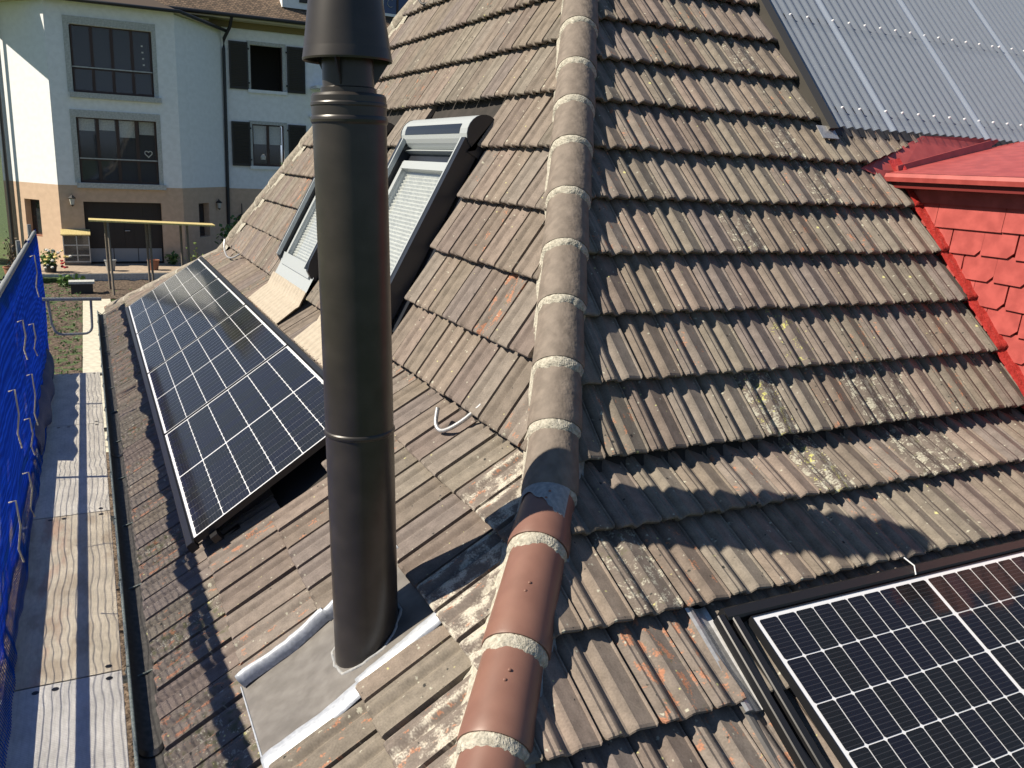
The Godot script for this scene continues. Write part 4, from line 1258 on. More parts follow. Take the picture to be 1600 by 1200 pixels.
# ------------------------------------------------------------------ garden
func build_garden():
	var b := MB.new()
	b.quad(Vector3(-400, -3.01, 300), Vector3(400, -3.01, 300), Vector3(400, -3.01, -500), Vector3(-400, -3.01, -500))
	structure(make("ground", b, M.grass))
	b = MB.new()
	b.bx(-1.85, -1.15, -3.2, -2.985, -23.8, -10.0)
	structure(make("garden_path", b, M.concrete))
	b = MB.new(); b.bx(-2.6, -0.9, -3.2, -2.99, -10.0, 4.0)
	structure(make("gravel_strip", b, M.soil))
	# soil bed with real clods
	b = MB.new(true)
	var nz := FastNoiseLite.new(); nz.seed = 4; nz.frequency = 1.3; nz.fractal_octaves = 4
	var p := func(i: int, j: int) -> Vector3:
		var x := lerpf(-4.2, -1.87, i / 40.0); var z := lerpf(-27.5, -9.0, j / 190.0)
		return Vector3(x, -3.0 + 0.06 * nz.get_noise_2d(x * 2.0, z * 2.0) + 0.03 * nz.get_noise_2d(x * 7.0, z * 7.0), z)
	for i in 40:
		for j in 190: b.quad(p.call(i, j + 1), p.call(i + 1, j + 1), p.call(i + 1, j), p.call(i, j))
	structure(make("soil_bed", b, M.soil))
	b = MB.new(true)
	p = func(i: int, j: int) -> Vector3:
		var x := lerpf(-1.87, 3.5, i / 40.0); var z := lerpf(-27.55, -23.8, j / 30.0)
		return Vector3(x, -2.99 + 0.05 * nz.get_noise_2d(x * 2.0, z * 2.0), z)
	for i in 40:
		for j in 30: b.quad(p.call(i, j + 1), p.call(i + 1, j + 1), p.call(i + 1, j), p.call(i, j))
	structure(make("soil_strip", b, M.soil))
	b = MB.new()
	b.bx(-3.2, 8.0, -3.2, -2.75, -33.0, -27.6)
	structure(make("terrace", b, M.terrace))
	b = MB.new()
	b.bx(-3.2, 8.0, -3.1, -2.765, -27.6, -27.56)
	tag(make("retaining_wall", b, M.stone), "low shaded retaining wall in front of the neighbour's terrace", "wall")
	b = MB.new()
	b.bx(-7.0, -2.35, -3.0, -2.85, -29.9, -27.3)
	structure(make("lawn", b, M.grass))
	# weeds on the soil
	var g := RandomNumberGenerator.new(); g.seed = 88
	b = MB.new()
	for i in 420:
		var c := Vector3(g.randf_range(-3.4, -1.9), -2.97, g.randf_range(-27.3, -11.0))
		for k in 4:
			var a := Vector3(g.randfn(), absf(g.randfn()) + 0.3, g.randfn()).normalized() * g.randf_range(0.03, 0.10)
			var e := a.cross(Vector3(g.randfn(), 0, g.randfn())).normalized() * 0.015
			b.quad(c, c + a * 0.5 + e, c + a, c + a * 0.5 - e)
	var wd := make("weeds", b, M.leaf[0])
	wd.set_meta("kind", "stuff"); tag(wd, "small weeds scattered over the soil bed", "weeds")
	# stone block with a slab on top
	var o := base("stone_box", Vector3(-1.86, -3.0, -24.9))
	tag(o, "low concrete box with pale slab top on the soil bed", "box")
	b = MB.new(); b.bx(-0.29, 0.29, 0, 0.30, -0.28, 0.0); make("block", b, M.pot_dark, o)
	b = MB.new(); b.bx(-0.34, 0.34, 0.30, 0.37, -0.36, 0.06); make("slab", b, M.stone, o)
	# shelter with long yellow board
	o = base("garden_shelter", Vector3(0, -3.0, -25.4))
	tag(o, "open wooden shelter with long yellow roof board on thin poles", "shelter")
	b = MB.new(); b.box(Transform3D(Basis(Vector3(0, 0, 1), 0.0).rotated(Vector3(0, 0, 1), -0.033), Vector3(0.2, 2.06, 0.0)), Vector3(3.5, 0.045, 0.75))
	make("roof_board", b, M.wood_new, o)
	for q in [[-1.05, 0.95], [-1.12, -0.3], [0.0, -0.1], [0.08, 0.25], [0.98, -0.2], [1.15, 0.25]]:
		b = MB.new(); b.tube([Vector3(q[0] + 0.02, 0.0, q[1]), Vector3(q[0], 2.05 - 0.033 * (q[0] - 0.2), q[1] * 0.35)], 0.035, 8)
		make("pole", b, M.wood_grey, o)
	# glazed cold frame cabinet by the door
	o = base("cold_frame", Vector3(-1.98, -2.75, -29.75))
	tag(o, "small glazed plant cabinet with slanted wooden lid beside the garage door", "cabinet")
	b = MB.new()
	for x in [-0.4, 0.0, 0.38]: b.bx(x, x + 0.03, 0.1, 1.05, 0.0, 0.03)
	for y in [0.1, 0.32, 0.66, 1.0]: b.bx(-0.37, 0.38, y, y + 0.04, 0.004, 0.026)
	make("frame", b, M.stone, o)
	b = MB.new(); b.bx(-0.4, 0.41, 0.0, 1.05, -0.3, -0.28); b.bx(-0.4, -0.385, 0.0, 1.05, -0.28, 0.0); b.bx(0.395, 0.41, 0, 1.05, -0.28, 0.0); b.bx(-0.38, 0.39, 0.0, 0.09, -0.27, 0.02)
	make("body", b, M.wood_grey, o)
	b = MB.new(); b.quad(Vector3(-0.37, 0.12, 0.015), Vector3(0.38, 0.12, 0.015), Vector3(0.38, 1.02, 0.015), Vector3(-0.37, 1.02, 0.015))
	make("pane", b, M.clear, o)
	b = MB.new(); b.box(Transform3D(Basis(Vector3(1, 0, 0), 0.35), Vector3(0, 1.1, -0.12)), Vector3(0.9, 0.04, 0.42))
	make("lid", b, M.wood_new, o)
	pot("bucket", Vector3(-1.0, -2.75, -28.2), 0.12, 0.17, 0.36, M.zincpail, "grey bucket standing on the terrace beside a shelter pole", "bucket")
	pot("flower_pot", Vector3(0.32, -2.75, -28.3), 0.14, 0.18, 0.34, M.terracotta, "brown flower pot on the terrace behind the middle poles", "pot")
	pot("planter", Vector3(-2.75, -2.85, -28.0), 0.14, 0.19, 0.32, M.pot_dark, "black plant pot on the lawn left of the terrace", "pot")
	pot("plant_tub", Vector3(-3.65, -2.85, -28.4), 0.2, 0.3, 0.3, M.pot_dark, "wide dark tub under the pale tube at the left edge", "pot")
	pot("flower_pot", Vector3(-3.75, -2.85, -27.6), 0.22, 0.27, 0.34, M.terracotta, "square-looking brown pot at the far left edge of the garden", "pot")
	leafy("flower_bush", Vector3(-2.75, -2.6, -28.1), Vector3(0.32, 0.28, 0.3), 260, 0.12, M.leaf[1], 3, "leafy flower bush with red and yellow blooms in the black pot", "bush")
	var fl := base("flowers", Vector3(-2.6, -2.3, -28.0))
	tag(fl, "red, white and yellow blossoms on the bush beside the lit wall", "flowers")
	for i in 34:
		b = MB.new(true)
		var r := g.randf_range(0.03, 0.065)
		var at := Vector3(g.randf_range(-0.35, 0.5), g.randf_range(-0.3, 0.3), g.randf_range(-0.1, 0.3))
		b.lathe([Vector2(0, -r * 0.6), Vector2(r, -r * 0.1), Vector2(r * 0.7, r * 0.5), Vector2(0, r * 0.6)], Transform3D(Basis(Vector3(1, 0, 0), g.randf()), at), 7)
		make("blossom", b, [M.petal_red, M.petal_yellow, M.heart][(0 if at.y < -0.05 and at.x > 0.05 else (1 + i % 2))], fl)
	leafy("shrub", Vector3(3.25, -2.75, -29.0), Vector3(0.75, 0.85, 0.6), 1500, 0.17, M.leaf[0], 5, "green leafy shrub growing behind the far hip of the roof", "shrub")
	leafy("young_tree", Vector3(1.6, -2.75, -28.0), Vector3(0.35, 0.45, 0.3), 90, 0.11, M.leaf[2], 6, "thin young plant with yellow-green leaves beside the right pole", "plant")
	leafy("herb_plant", Vector3(-2.2, -2.98, -26.6), Vector3(0.42, 0.16, 0.35), 260, 0.13, M.leaf[1], 7, "low spreading green plant on the soil before the retaining wall", "plant")
	leafy("potted_shrub", Vector3(1.05, -2.75, -29.7), Vector3(0.25, 0.24, 0.2), 160, 0.12, M.leaf[0], 8, "small dark potted shrub against the tan wall right of the garage", "plant")
	leafy("dry_shrub", Vector3(-3.75, -2.55, -27.6), Vector3(0.3, 0.55, 0.25), 60, 0.1, M.twig, 9, "bare twiggy plant in the brown pot at the left edge", "plant")
	leafy("tub_flowers", Vector3(-3.45, -2.6, -28.4), Vector3(0.3, 0.3, 0.25), 110, 0.1, M.leaf[2], 10, "yellow-green flowering plant in the wide dark tub", "plant")
	for k in 5:
		leafy("hedge_bush", Vector3(-6.2 - 1.5 * k, -3.0, -33.5 - 0.5 * k), Vector3(1.1, 1.9, 1.0), 1100, 0.3, M.leaf[1], 20 + k, "green hedge bush left of the neighbouring house, %s from it" % ["first", "second", "third", "fourth", "fifth"][k], "bush", "hedge bushes")

# ------------------------------------------------------------------ neighbouring house
func window_grid(parent: Node, x0: float, x1: float, y0: float, y1: float, z: float, cols: int, mid: float, m: Material, called := "window") -> Node:
	# frame, mullions and panes set back in an opening; mid = height of a cross bar or 0
	var b := MB.new()
	var f := 0.055
	b.bx(x0, x1, y0, y0 + f * 1.6, z - 0.05, z); b.bx(x0, x1, y1 - f * 0.6, y1, z - 0.05, z)
	b.bx(x0, x0 + f, y0 + f * 1.6, y1 - f * 0.6, z - 0.05, z); b.bx(x1 - f, x1, y0 + f * 1.6, y1 - f * 0.6, z - 0.05, z)
	var o := make(called, b, m, parent)
	var w := (x1 - x0) / cols
	for i in range(1, cols):
		b = MB.new(); b.bx(x0 + w * i - f * 0.9, x0 + w * i + f * 0.9, y0 + f * 1.6, y1 - f * 0.6, z - 0.05, z + 0.006)
		make("mullion", b, m, o)
	if mid > 0.0 or mid < -0.01:
		b = MB.new(); b.bx(x0 + f, x1 - f, mid - f, mid - 0.02, z - 0.05, z + 0.004)
		make("cross_bar", b, m, o)
		b = MB.new(); b.bx(x0, x1, mid - 0.01, mid + 0.025, z + 0.02, z + 0.05)
		make("rail", b, M.stone, o)
	for i in cols:
		var segs := [[y0 + f * 1.6, y1 - f * 0.6]]
		if mid > 0.0: segs = [[y0 + f * 1.6, mid - f], [mid - 0.02, y1 - f * 0.6]]
		for s in segs:
			b = MB.new()
			b.quad(Vector3(x0 + w * i + f * 0.5, s[0], z - 0.03), Vector3(x0 + w * (i + 1) - f * 0.5, s[0], z - 0.03), Vector3(x0 + w * (i + 1) - f * 0.5, s[1], z - 0.03), Vector3(x0 + w * i + f * 0.5, s[1], z - 0.03))
			make("pane", b, M.clear, o)
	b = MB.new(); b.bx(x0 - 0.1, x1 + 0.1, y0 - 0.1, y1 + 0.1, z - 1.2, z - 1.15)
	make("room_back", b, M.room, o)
	return o
func wall_with_holes(parent: Node, called: String, T: Transform3D, w: float, y0: float, y1: float, thick: float, holes: Array, m: Material):
	# local x 0..w, y y0..y1, outer face at local z = 0
	var xs := [0.0, w]; var ys := [y0, y1]
	for h in holes:
		for v in [h[0], h[1]]: if v > 0 and v < w: xs.append(v)
		for v in [h[2], h[3]]: if v > y0 and v < y1: ys.append(v)
	xs.sort(); ys.sort()
	var b := MB.new()
	for i in xs.size() - 1:
		for j in ys.size() - 1:
			if xs[i + 1] - xs[i] < 0.001 or ys[j + 1] - ys[j] < 0.001: continue
			var c := Vector2((xs[i] + xs[i + 1]) / 2, (ys[j] + ys[j + 1]) / 2)
			var inside := false
			for h in holes:
				if c.x > h[0] and c.x < h[1] and c.y > h[2] and c.y < h[3]: inside = true
			if inside: continue
			b.quad(T * Vector3(xs[i], ys[j], 0), T * Vector3(xs[i + 1], ys[j], 0), T * Vector3(xs[i + 1], ys[j + 1], 0), T * Vector3(xs[i], ys[j + 1], 0))
	for h in holes:
		var a0 := clampf(h[0], 0, w); var a1 := clampf(h[1], 0, w); var c0 := clampf(h[2], y0, y1); var c1 := clampf(h[3], y0, y1)
		if c1 - c0 < 0.01: continue
		b.quad(T * Vector3(a0, c0, -thick), T * Vector3(a0, c0, 0), T * Vector3(a0, c1, 0), T * Vector3(a0, c1, -thick))
		b.quad(T * Vector3(a1, c0, 0), T * Vector3(a1, c0, -thick), T * Vector3(a1, c1, -thick), T * Vector3(a1, c1, 0))
		b.quad(T * Vector3(a0, c1, 0), T * Vector3(a1, c1, 0), T * Vector3(a1, c1, -thick), T * Vector3(a0, c1, -thick))
		b.quad(T * Vector3(a0, c0, -thick), T * Vector3(a1, c0, -thick), T * Vector3(a1, c0, 0), T * Vector3(a0, c0, 0))
	make(called, b, m, parent)
func lantern(at: Vector3, label: String):
	var o := base("wall_lantern", at)
	tag(o, label, "lantern", "wall lanterns of the neighbouring house")
	var b := MB.new(true)
	b.lathe([Vector2(0.0, 0.24), Vector2(0.03, 0.2), Vector2(0.12, 0.12), Vector2(0.11, 0.10)], Transform3D(Basis(), Vector3(0, 0, 0.14)), 8, false); make("hood", b, M.pipe, o)
	b = MB.new(true); b.lathe([Vector2(0.09, 0.10), Vector2(0.055, -0.10)], Transform3D(Basis(), Vector3(0, 0, 0.14)), 8, false); make("glass", b, M.lamp_glass, o)
	b = MB.new(true); b.lathe([Vector2(0.06, -0.10), Vector2(0.02, -0.15), Vector2(0.0, -0.17)], Transform3D(Basis(), Vector3(0, 0, 0.14)), 8, false); make("base", b, M.pipe, o)
	b = MB.new(); b.tube([Vector3(0, 0.05, 0.0), Vector3(0, 0.22, 0.03), Vector3(0, 0.25, 0.14)], 0.012, 6); make("arm", b, M.pipe, o)

func build_neighbour():
	var o := base("neighbour_house")
	tag(o, "white three-storey house with tan ground floor, bay and brown shutters", "house")
	var FZ := -30.1; var MZ := -32.8
	var yb := -0.09
	var T := Transform3D(Basis(), Vector3(-2.39, 0, FZ))
	var W := 3.92
	var h1 := [0.70, 3.18, 2.92, 5.03]; var h2 := [0.70, 3.18, 0.0, 2.13]; var hd := [0.72, 3.19, -2.75, -0.63]
	wall_with_holes(o, "bay_wall", T, W, yb, 5.75, 0.22, [h1, h2], M.stucco)
	wall_with_holes(o, "bay_base", T, W, -2.9, yb, 0.25, [hd], M.tan)
	# left facet (sunlit) and right facet
	var L0 := Vector3(-3.8, 0, -31.98); var L1 := Vector3(-2.39, 0, FZ)
	var ld := (L1 - L0).normalized()
	var lt := Transform3D(Basis(ld, Vector3.UP, ld.cross(Vector3.UP).normalized()), L0)
	var lw := (L1 - L0).length()
	wall_with_holes(o, "bay_wall", lt, lw, yb, 5.75, 0.2, [], M.stucco)
	wall_with_holes(o, "bay_base", lt, lw, -2.9, yb, 0.25, [[0.5, 1.31, -1.9, -0.65]], M.tan)
	var R0 := Vector3(1.53, 0, FZ); var R1 := Vector3(3.44, 0, MZ)
	var rd := (R1 - R0).normalized()
	var rt := Transform3D(Basis(rd, Vector3.UP, rd.cross(Vector3.UP).normalized()), R0)
	var rw := (R1 - R0).length()
	wall_with_holes(o, "bay_wall", rt, rw, yb, 5.65, 0.2, [], M.stucco)
	wall_with_holes(o, "bay_base", rt, rw, -2.9, yb, 0.25, [[1.06, 1.82, -1.9, -0.66]], M.tan)
	# main wall, both sides of the bay
	var mt := Transform3D(Basis(), Vector3(3.44, 0, MZ))
	wall_with_holes(o, "wall", mt, 10.0, yb - 0.05, 6.05, 0.2, [[1.02, 2.25, 3.62, 5.26], [1.02, 2.25, 0.75, 2.34]], M.stucco)
	wall_with_holes(o, "wall_base", mt, 10.0, -2.9, yb - 0.05, 0.2, [[1.1, 1.6, -2.0, -0.7]], M.tan)
	var ml := Transform3D(Basis(), Vector3(-4.12, 0, -32.3))
	wall_with_holes(o, "wall", ml, 0.35, yb, 5.7, 0.2, [], M.stucco)
	wall_with_holes(o, "wall_base", ml, 0.35, -2.9, yb, 0.2, [], M.tan)
	var msd := Transform3D(Basis(Vector3(0, 0, 1), Vector3.UP, Vector3(-1, 0, 0)), Vector3(-4.12, 0, -42.0))
	wall_with_holes(o, "wall", msd, 9.7, yb, 5.7, 0.2, [], M.stucco)
	wall_with_holes(o, "wall_base", msd, 9.7, -2.9, yb, 0.2, [], M.tan)
	# big bay windows with stone surrounds
	for k in 2:
		var h: Array = [h1, h2][k]
		var x0: float = -2.39 + h[0]; var x1: float = -2.39 + h[1]
		var win := window_grid(o, x0 + 0.02, x1 - 0.02, h[2], h[3], FZ - 0.12, 4, h[2] + 0.80, M.brown, "bay_window")
		var b := MB.new()
		b.bx(x0 - 0.17, x1 + 0.13, h[3], h[3] + 0.24, FZ, FZ + 0.03); make("lintel", b, M.stone, win)
		b = MB.new(); b.bx(x0 - 0.17, x0, h[2], h[3], FZ, FZ + 0.02); make("jamb", b, M.stone, win)
		b = MB.new(); b.bx(x1, x1 + 0.13, h[2], h[3], FZ, FZ + 0.02); make("jamb", b, M.stone, win)
		b = MB.new(); b.bx(x0 - 0.12, x1 + 0.2, h[2] - 0.17, h[2], FZ, FZ + 0.12); make("sill", b, M.stone, win)
		if k == 1:
			for i in 4:
				var w := (x1 - x0) / 4
				b = MB.new(); b.bx(x0 + w * i + 0.07, x0 + w * (i + 1) - 0.07, h[3] - [0.42, 0.38, 0.58, 0.46][i], h[3] - 0.03, FZ - 0.24, FZ - 0.23)
				make("roller_blind", b, M.blind, win)
			# heart hanging behind the pane
			b = MB.new()
			var hp := []
			for i in 25:
				var a := TAU * i / 24
				hp.append(Vector3(x1 - 0.30 + 0.0075 * 16 * pow(sin(a), 3), h[2] + 1.04 + 0.0075 * (13 * cos(a) - 5 * cos(2 * a) - 2 * cos(3 * a) - cos(4 * a)), FZ - 0.13))
			b.tube(hp, 0.016, 6, false); make("heart", b, M.heart, win)
		else:
			for i in 4:
				b = MB.new(); b.bx(x1 - 0.34 + 0.01 * i, x1 - 0.28 + 0.01 * i, h[3] - 0.5 - 0.2 * i, h[3] - 0.45 - 0.2 * i, FZ - 0.14, FZ - 0.135)
				make("sticker", b, M.heart, win)
	# garage door: dark boards above, grey panels below
	var b := MB.new(); b.bx(-1.67, 0.80, -2.75, -0.63, FZ - 0.3, FZ - 0.25)
	var gd := make("garage_door", b, M.darkwood, o)
	for i in 8:
		b = MB.new(); b.bx(-1.66 + 0.3075 * i, -1.66 + 0.3075 * (i + 1) - 0.008, -2.2, -0.64, FZ - 0.25, FZ - 0.235); make("board", b, M.darkwood, gd)
	for i in 3:
		b = MB.new(); b.bx(-1.6 + 0.79 * i, -1.6 + 0.79 * (i + 1) - 0.025, -2.7, -2.24, FZ - 0.25, FZ - 0.23); make("lower_panel", b, M.panelgrey, gd)
	b = MB.new(); b.tube([Vector3(-0.42, -1.62, FZ - 0.2), Vector3(-0.26, -1.62, FZ - 0.2)], 0.02, 6); make("handle", b, M.steel, gd)
	# small ground-floor windows in the facets
	for k in 2:
		var tt: Transform3D = [lt, rt][k]; var x0: float = [0.5, 1.06][k]; var x1: float = [1.31, 1.82][k]
		b = MB.new()
		b.box(tt * Transform3D(Basis(), Vector3((x0 + x1) / 2, -1.28, -0.24)), Vector3(x1 - x0, 1.24, 0.03))
		var w := make("small_window", b, M.brown, o)
		b = MB.new(); b.box(tt * Transform3D(Basis(), Vector3((x0 + x1) / 2, -1.26, -0.22)), Vector3(x1 - x0 - 0.16, 1.06, 0.01)); make("pane", b, M.glass_dark, w)
		if k == 0:
			b = MB.new(); b.box(tt * Transform3D(Basis(), Vector3((x0 + x1) / 2, -1.88, -0.1)), Vector3(x1 - x0, 0.04, 0.2)); make("sill", b, M.terracotta, w)
	# shuttered windows of the main wall
	for k in 2:
		var y0: float = [3.62, 0.75][k]; var y1: float = [5.26, 2.34][k]
		var w: Node
		if k == 1: w = window_grid(o, 4.46, 5.69, y0, y1, MZ - 0.1, 2, 0.0, M.brown)
		else:
			b = MB.new()
			b.bx(4.46, 4.5, y0, y1, MZ - 0.15, MZ - 0.1); b.bx(5.65, 5.69, y0, y1, MZ - 0.15, MZ - 0.1)
			w = make("open_window", b, M.brown, o)
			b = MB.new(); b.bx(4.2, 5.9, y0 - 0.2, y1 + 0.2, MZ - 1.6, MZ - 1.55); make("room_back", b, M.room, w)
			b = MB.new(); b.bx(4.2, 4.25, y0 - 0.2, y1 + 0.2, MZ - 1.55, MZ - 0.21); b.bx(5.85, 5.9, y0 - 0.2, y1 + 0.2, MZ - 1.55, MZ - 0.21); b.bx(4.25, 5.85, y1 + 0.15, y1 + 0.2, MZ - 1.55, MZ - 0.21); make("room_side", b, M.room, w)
		b = MB.new()
		b.bx(4.34, 4.46, y0, y1 + 0.12, MZ, MZ + 0.025); b.bx(5.69, 5.81, y0, y1 + 0.12, MZ, MZ + 0.025); b.bx(4.46, 5.69, y1, y1 + 0.12, MZ, MZ + 0.024)
		make("surround", b, M.stone, w)
		b = MB.new(); b.bx(4.34, 5.84, y0 - 0.12, y0, MZ, MZ + 0.1); make("sill", b, M.stucco, w)
		if k == 1:
			for i in 2:
				b = MB.new(); b.bx(4.52 + 0.6 * i, 5.03 + 0.6 * i, y1 - 0.75, y1 - 0.05, MZ - 0.22, MZ - 0.21); make("roller_blind", b, M.blind, w)
			b = MB.new(true); b.lathe([Vector2(0, 0), Vector2(0.09, 0.0), Vector2(0.11, 0.1), Vector2(0.05, 0.2), Vector2(0.0, 0.22)], Transform3D(Basis(), Vector3(4.9, y0 + 0.25, MZ - 0.25)), 10); make("ornament", b, M.heart, w)
		for sx in [[3.67, 4.37], [5.85, 6.55]]:
			b = MB.new(); b.bx(sx[0], sx[1], y0 - 0.02, y1 + 0.06, MZ + 0.03, MZ + 0.055)
			var s := make("shutter", b, M.shutter, o)
			b = MB.new()
			b.bx(sx[0], sx[0] + 0.06, y0 - 0.02, y1 + 0.06, MZ + 0.055, MZ + 0.075); b.bx(sx[1] - 0.06, sx[1], y0 - 0.02, y1 + 0.06, MZ + 0.055, MZ + 0.075)
			b.bx(sx[0] + 0.06, sx[1] - 0.06, y0 - 0.02, y0 + 0.05, MZ + 0.055, MZ + 0.073); b.bx(sx[0] + 0.06, sx[1] - 0.06, y1 - 0.01, y1 + 0.06, MZ + 0.055, MZ + 0.073)
			make("shutter_frame", b, M.shutter, s)
			for i in 24:
				b = MB.new()
				var yy := lerpf(y0 + 0.07, y1 - 0.03, (i + 0.5) / 24.0)
				b.box(Transform3D(Basis(Vector3(1, 0, 0), 0.5), Vector3((sx[0] + sx[1]) / 2, yy, MZ + 0.06)), Vector3(0.57, 0.045, 0.008))
				make("slat", b, M.shutter, s)
			for yy in [y0 + 0.2, y1 - 0.2]:
				b = MB.new(); b.bx(sx[1] if sx[0] < 5 else sx[0] - 0.05, (sx[1] + 0.05) if sx[0] < 5 else sx[0], yy, yy + 0.06, MZ + 0.03, MZ + 0.06); make("hinge", b, M.pipe, s)
	# eaves: soffit, olive beam, gutter, tiled roof
	b = MB.new(); b.bx(2.0, 13.4, 6.0, 6.06, MZ - 0.2, MZ + 0.75); make("soffit", b, M.cream, o)
	b = MB.new(); b.bx(3.0, 13.4, 5.78, 6.0, MZ + 0.02, MZ + 0.14); make("eave_beam", b, M.olive, o)
	b = MB.new(); b.tube([Vector3(1.2, 6.12, MZ + 0.82), Vector3(13.4, 6.12, MZ + 0.82)], 0.075, 10); make("eave_gutter", b, M.pipe, o)
	b = MB.new()
	b.quad(Vector3(0.8, 6.12, MZ + 0.78), Vector3(13.4, 6.12, MZ + 0.78), Vector3(13.4, 11.5, MZ - 6.0), Vector3(0.8, 11.5, MZ - 6.0), Vector2(0, 0), Vector2(6.5, 0), Vector2(6.5, 4.5), Vector2(0, 4.5))
	b.quad(Vector3(0.8, 6.05, MZ - 0.3), Vector3(13.4, 6.05, MZ - 0.3), Vector3(13.4, 6.05, MZ - 12.0), Vector3(0.8, 6.05, MZ - 12.0))
	make("roof", b, M.farroof, o)
	# bay roof: low pitched cover with gutter
	b = MB.new()
	var q := [Vector3(-4.1, 5.72, -31.9), Vector3(-2.55, 5.72, -29.75), Vector3(1.68, 5.72, -29.75), Vector3(3.6, 5.62, -32.6)]
	var top := Vector3(-0.4, 7.0, -33.2)
	for i in 3: b.tri(q[i], q[i + 1], top)
	b.quad(Vector3(-4.9, 5.73, -30.45), Vector3(-2.4, 5.73, -30.45), Vector3(-0.9, 7.4, -33.5), Vector3(-3.4, 7.4, -38.0))
	make("bay_roof", b, M.farroof, o)
	b = MB.new(); b.bx(-4.87, -2.45, 5.66, 5.72, -38.0, -30.5); b.tri(q[0], q[1], q[2]); b.tri(q[0], q[2], q[3])
	make("bay_soffit", b, M.cream, o)
	b = MB.new(); b.tube([Vector3(-4.9, 5.7, -36.0), Vector3(-4.9, 5.7, -30.45), Vector3(-2.9, 5.7, -30.4), q[1], q[2], q[3]], 0.06, 8); make("bay_gutter", b, M.pipe, o)
	# downpipes
	b = MB.new(); b.tube([Vector3(3.72, 6.1, MZ + 0.8), Vector3(3.68, 5.75, MZ + 0.5), Vector3(3.50, 5.35, MZ + 0.16), Vector3(3.48, 5.0, MZ + 0.13), Vector3(3.42, -2.7, MZ + 0.13)], 0.06, 10); make("downpipe", b, M.pipe, o)
	b = MB.new(); b.tube([Vector3(-3.95, 5.6, -31.75), Vector3(-3.95, 5.2, -31.85), Vector3(-3.98, -2.7, -31.9)], 0.055, 10); make("downpipe", b, M.pipe, o)
	# dormer on the main roof
	b = MB.new(); b.bx(5.7, 7.3, 6.72, 8.6, MZ - 3.0, MZ + 0.1); var dm := make("roof_dormer", b, M.stucco, o)
	b = MB.new(); b.bx(6.35, 7.1, 6.95, 8.2, MZ + 0.1, MZ + 0.14); make("dormer_shutter", b, M.shutter, dm)
	b = MB.new(); b.bx(9.2, 11.6, 6.1, 8.8, MZ - 2.0, MZ + 0.02); dm = make("roof_dormer", b, M.shutter, o)
	b = MB.new(); b.bx(9.65, 11.0, 6.86, 6.96, MZ + 0.02, MZ + 0.1); make("sill", b, M.stucco, dm)
	b = MB.new(); b.bx(9.68, 9.76, 6.96, 8.6, MZ + 0.02, MZ + 0.06); make("jamb", b, M.stone, dm)
	b = MB.new(); b.bx(9.76, 11.0, 6.96, 8.6, MZ + 0.02, MZ + 0.035); make("pane", b, mat(lin(0.03, 0.06, 0.14), 0.08), dm)
	b = MB.new(); b.bx(10.30, 10.38, 6.96, 8.6, MZ + 0.035, MZ + 0.06); make("mullion", b, M.brown, dm)
	b = MB.new()
	var arc := []
	for i in 12:
		var a := deg_to_rad(50 + 260 * i / 11.0)
		arc.append(Vector3(10.05 + cos(a) * 0.13, 7.36 + sin(a) * 0.15, MZ + 0.045))
	b.tube(arc, 0.018, 6); make("crescent", b, M.panelgrey, dm)
	# small balcony slab seen beside the flue
	b = MB.new(); b.bx(6.75, 9.0, 3.8, 3.9, MZ, MZ + 1.1); b.bx(6.68, 9.0, 2.72, 2.8, MZ, MZ + 0.2); make("balcony", b, M.stucco, o)
	lantern(Vector3(-2.0, -0.63, FZ), "black lantern on the tan wall left of the garage door")
	lantern(rt * Vector3(2.52, -0.78, 0.02), "black lantern on the tan wall beside the dark downpipe")
	var pn := base("hanging_pan", Vector3(3.95, -1.3, MZ + 0.06))
	tag(pn, "dark round pan hanging on the tan wall right of the downpipe", "pan")
	b = MB.new(true); b.lathe([Vector2(0, 0.03), Vector2(0.16, 0.03), Vector2(0.17, 0.0), Vector2(0, 0.0)], Transform3D(Basis(Vector3(1, 0, 0), PI / 2), Vector3.ZERO), 18); make("bowl", b, M.pipe, pn)
	b = MB.new(); b.tube([Vector3(0, 0.15, 0.015), Vector3(0, 0.58, 0.015)], 0.018, 6); make("handle", b, M.pipe, pn)

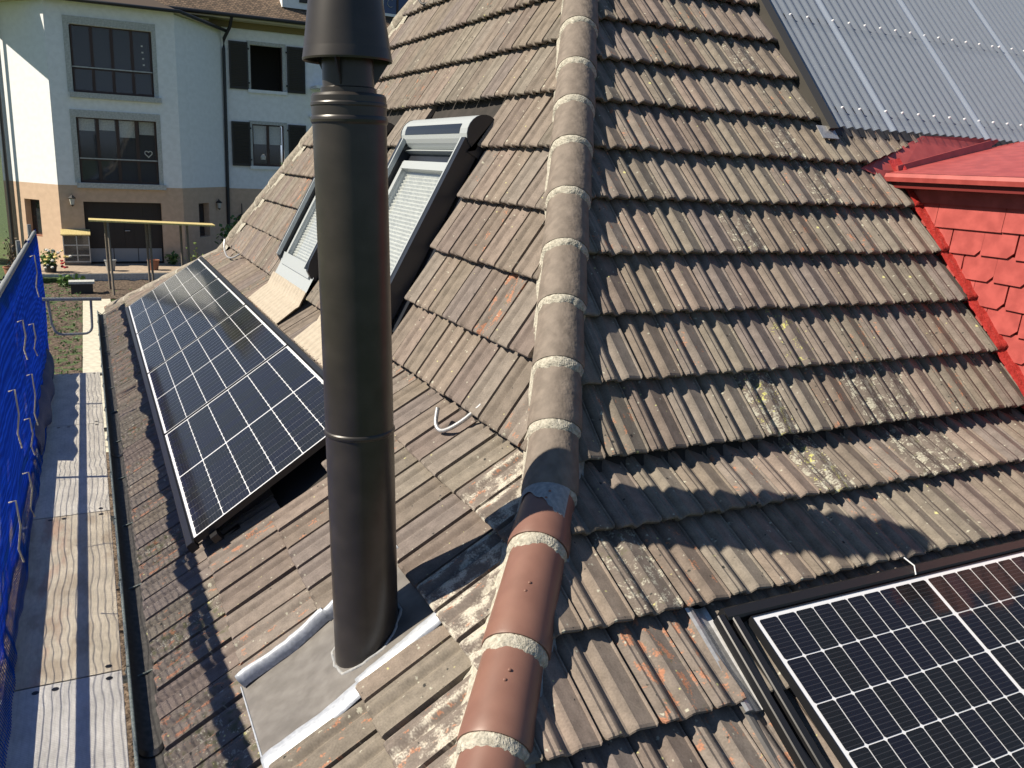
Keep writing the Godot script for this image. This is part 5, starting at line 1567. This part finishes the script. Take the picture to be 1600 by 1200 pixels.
# ------------------------------------------------------------------ scene
func setup_view():
	var cam := Camera3D.new(); cam.name = "camera"
	var pt := deg_to_rad(-14.5248); var ro := deg_to_rad(2.7084); var ya := deg_to_rad(26.8256)
	var fwd := Vector3(sin(ya) * cos(pt), sin(pt), -cos(ya) * cos(pt))
	var r0 := Vector3(cos(ya), 0, sin(ya)); var u0 := r0.cross(fwd)
	var r := r0 * cos(ro) + u0 * sin(ro); var u := u0 * cos(ro) - r0 * sin(ro)
	cam.transform = Transform3D(Basis(r, u, -fwd), Vector3(-1.53576, 1.22296, 2.65964))
	cam.fov = rad_to_deg(2.0 * atan(600.0 / 1315.25)); cam.near = 0.05; cam.far = 2000.0
	add_child(cam); cam.current = true
	var we := WorldEnvironment.new(); we.name = "environment"
	var e := Environment.new()
	e.background_mode = Environment.BG_SKY
	var sky := Sky.new(); var sm := ProceduralSkyMaterial.new()
	sm.sky_top_color = Color(0.27, 0.375, 0.52); sm.sky_horizon_color = Color(0.64, 0.70, 0.78); sm.sky_curve = 0.12
	sm.ground_horizon_color = Color(0.42, 0.42, 0.40); sm.ground_bottom_color = Color(0.16, 0.15, 0.13)
	sm.sky_energy_multiplier = 0.88
	sky.sky_material = sm; e.sky = sky
	e.ambient_light_source = Environment.AMBIENT_SOURCE_SKY
	e.tonemap_mode = Environment.TONE_MAPPER_LINEAR
	e.tonemap_exposure = 1.75
	e.sdfgi_enabled = true; e.ssao_enabled = true; e.ssil_enabled = true
	we.environment = e; add_child(we)
	var sun := DirectionalLight3D.new(); sun.name = "sun"
	sun.light_energy = 1.5; sun.light_angular_distance = 0.53; sun.light_color = Color(1.0, 0.955, 0.88)
	sun.shadow_enabled = true
	add_child(sun)
	sun.look_at_from_position(Vector3.ZERO, SUN, Vector3.UP)

func _ready():
	rng.seed = 20240
	setup_view()
	materials()
	M.apron = rough_mat(lin(0.33, 0.285, 0.22), lin(0.41, 0.355, 0.28), 0.03, 41, 3.0, 0.7)
	build_house()
	build_neighbour()
	build_garden()
	build_flue()
	build_panels()
	roof_window(-3.48, -2.26, "grey roof window with roller shutter box right of the flue")
	roof_window(-5.42, -4.18, "grey roof window left of the flue, farther along the roof")
	build_corrugated()
	hook([Vector3(0.03, 0.15, -0.735), Vector3(-0.03, 0.075, -0.78), Vector3(-0.085, 0.018, -0.83), Vector3(-0.115, -0.005, -0.88), Vector3(-0.12, 0.02, -0.925), Vector3(-0.10, 0.085, -0.955)], 0.0105, M.steel, "bright steel roof hook on the tiles between flue and hip ridge")
	hook([Vector3(0.02, 0.12, -7.42), Vector3(-0.06, 0.04, -7.6), Vector3(-0.10, 0.03, -7.8), Vector3(-0.10, 0.10, -8.0), Vector3(-0.08, 0.2, -8.1)], 0.010, M.steel, "steel roof hook near the foot of the far hip")
	hook([Vector3(1.40, 2.74, -4.82), Vector3(1.33, 2.62, -4.9), Vector3(1.27, 2.58, -5.0), Vector3(1.25, 2.66, -5.08), Vector3(1.26, 2.80, -5.12)], 0.010, M.pipe, "dark roof hook beside the top of the far hip")
	build_scaffold()
	var ct := MB.new()
	var cp := Vector3(0.4765, -0.2884, 0.6484) + EB * 0.88
	ct.tube([cp + Vector3(-0.02, 0.0, -0.012), cp + Vector3(-0.014, 0.03, -0.03), cp + Vector3(-0.03, 0.05, -0.07)], 0.003, 6)
	tag(make("cable_tie", ct, M.screw), "thin white cable tie sticking up above the right solar panel", "cable tie")
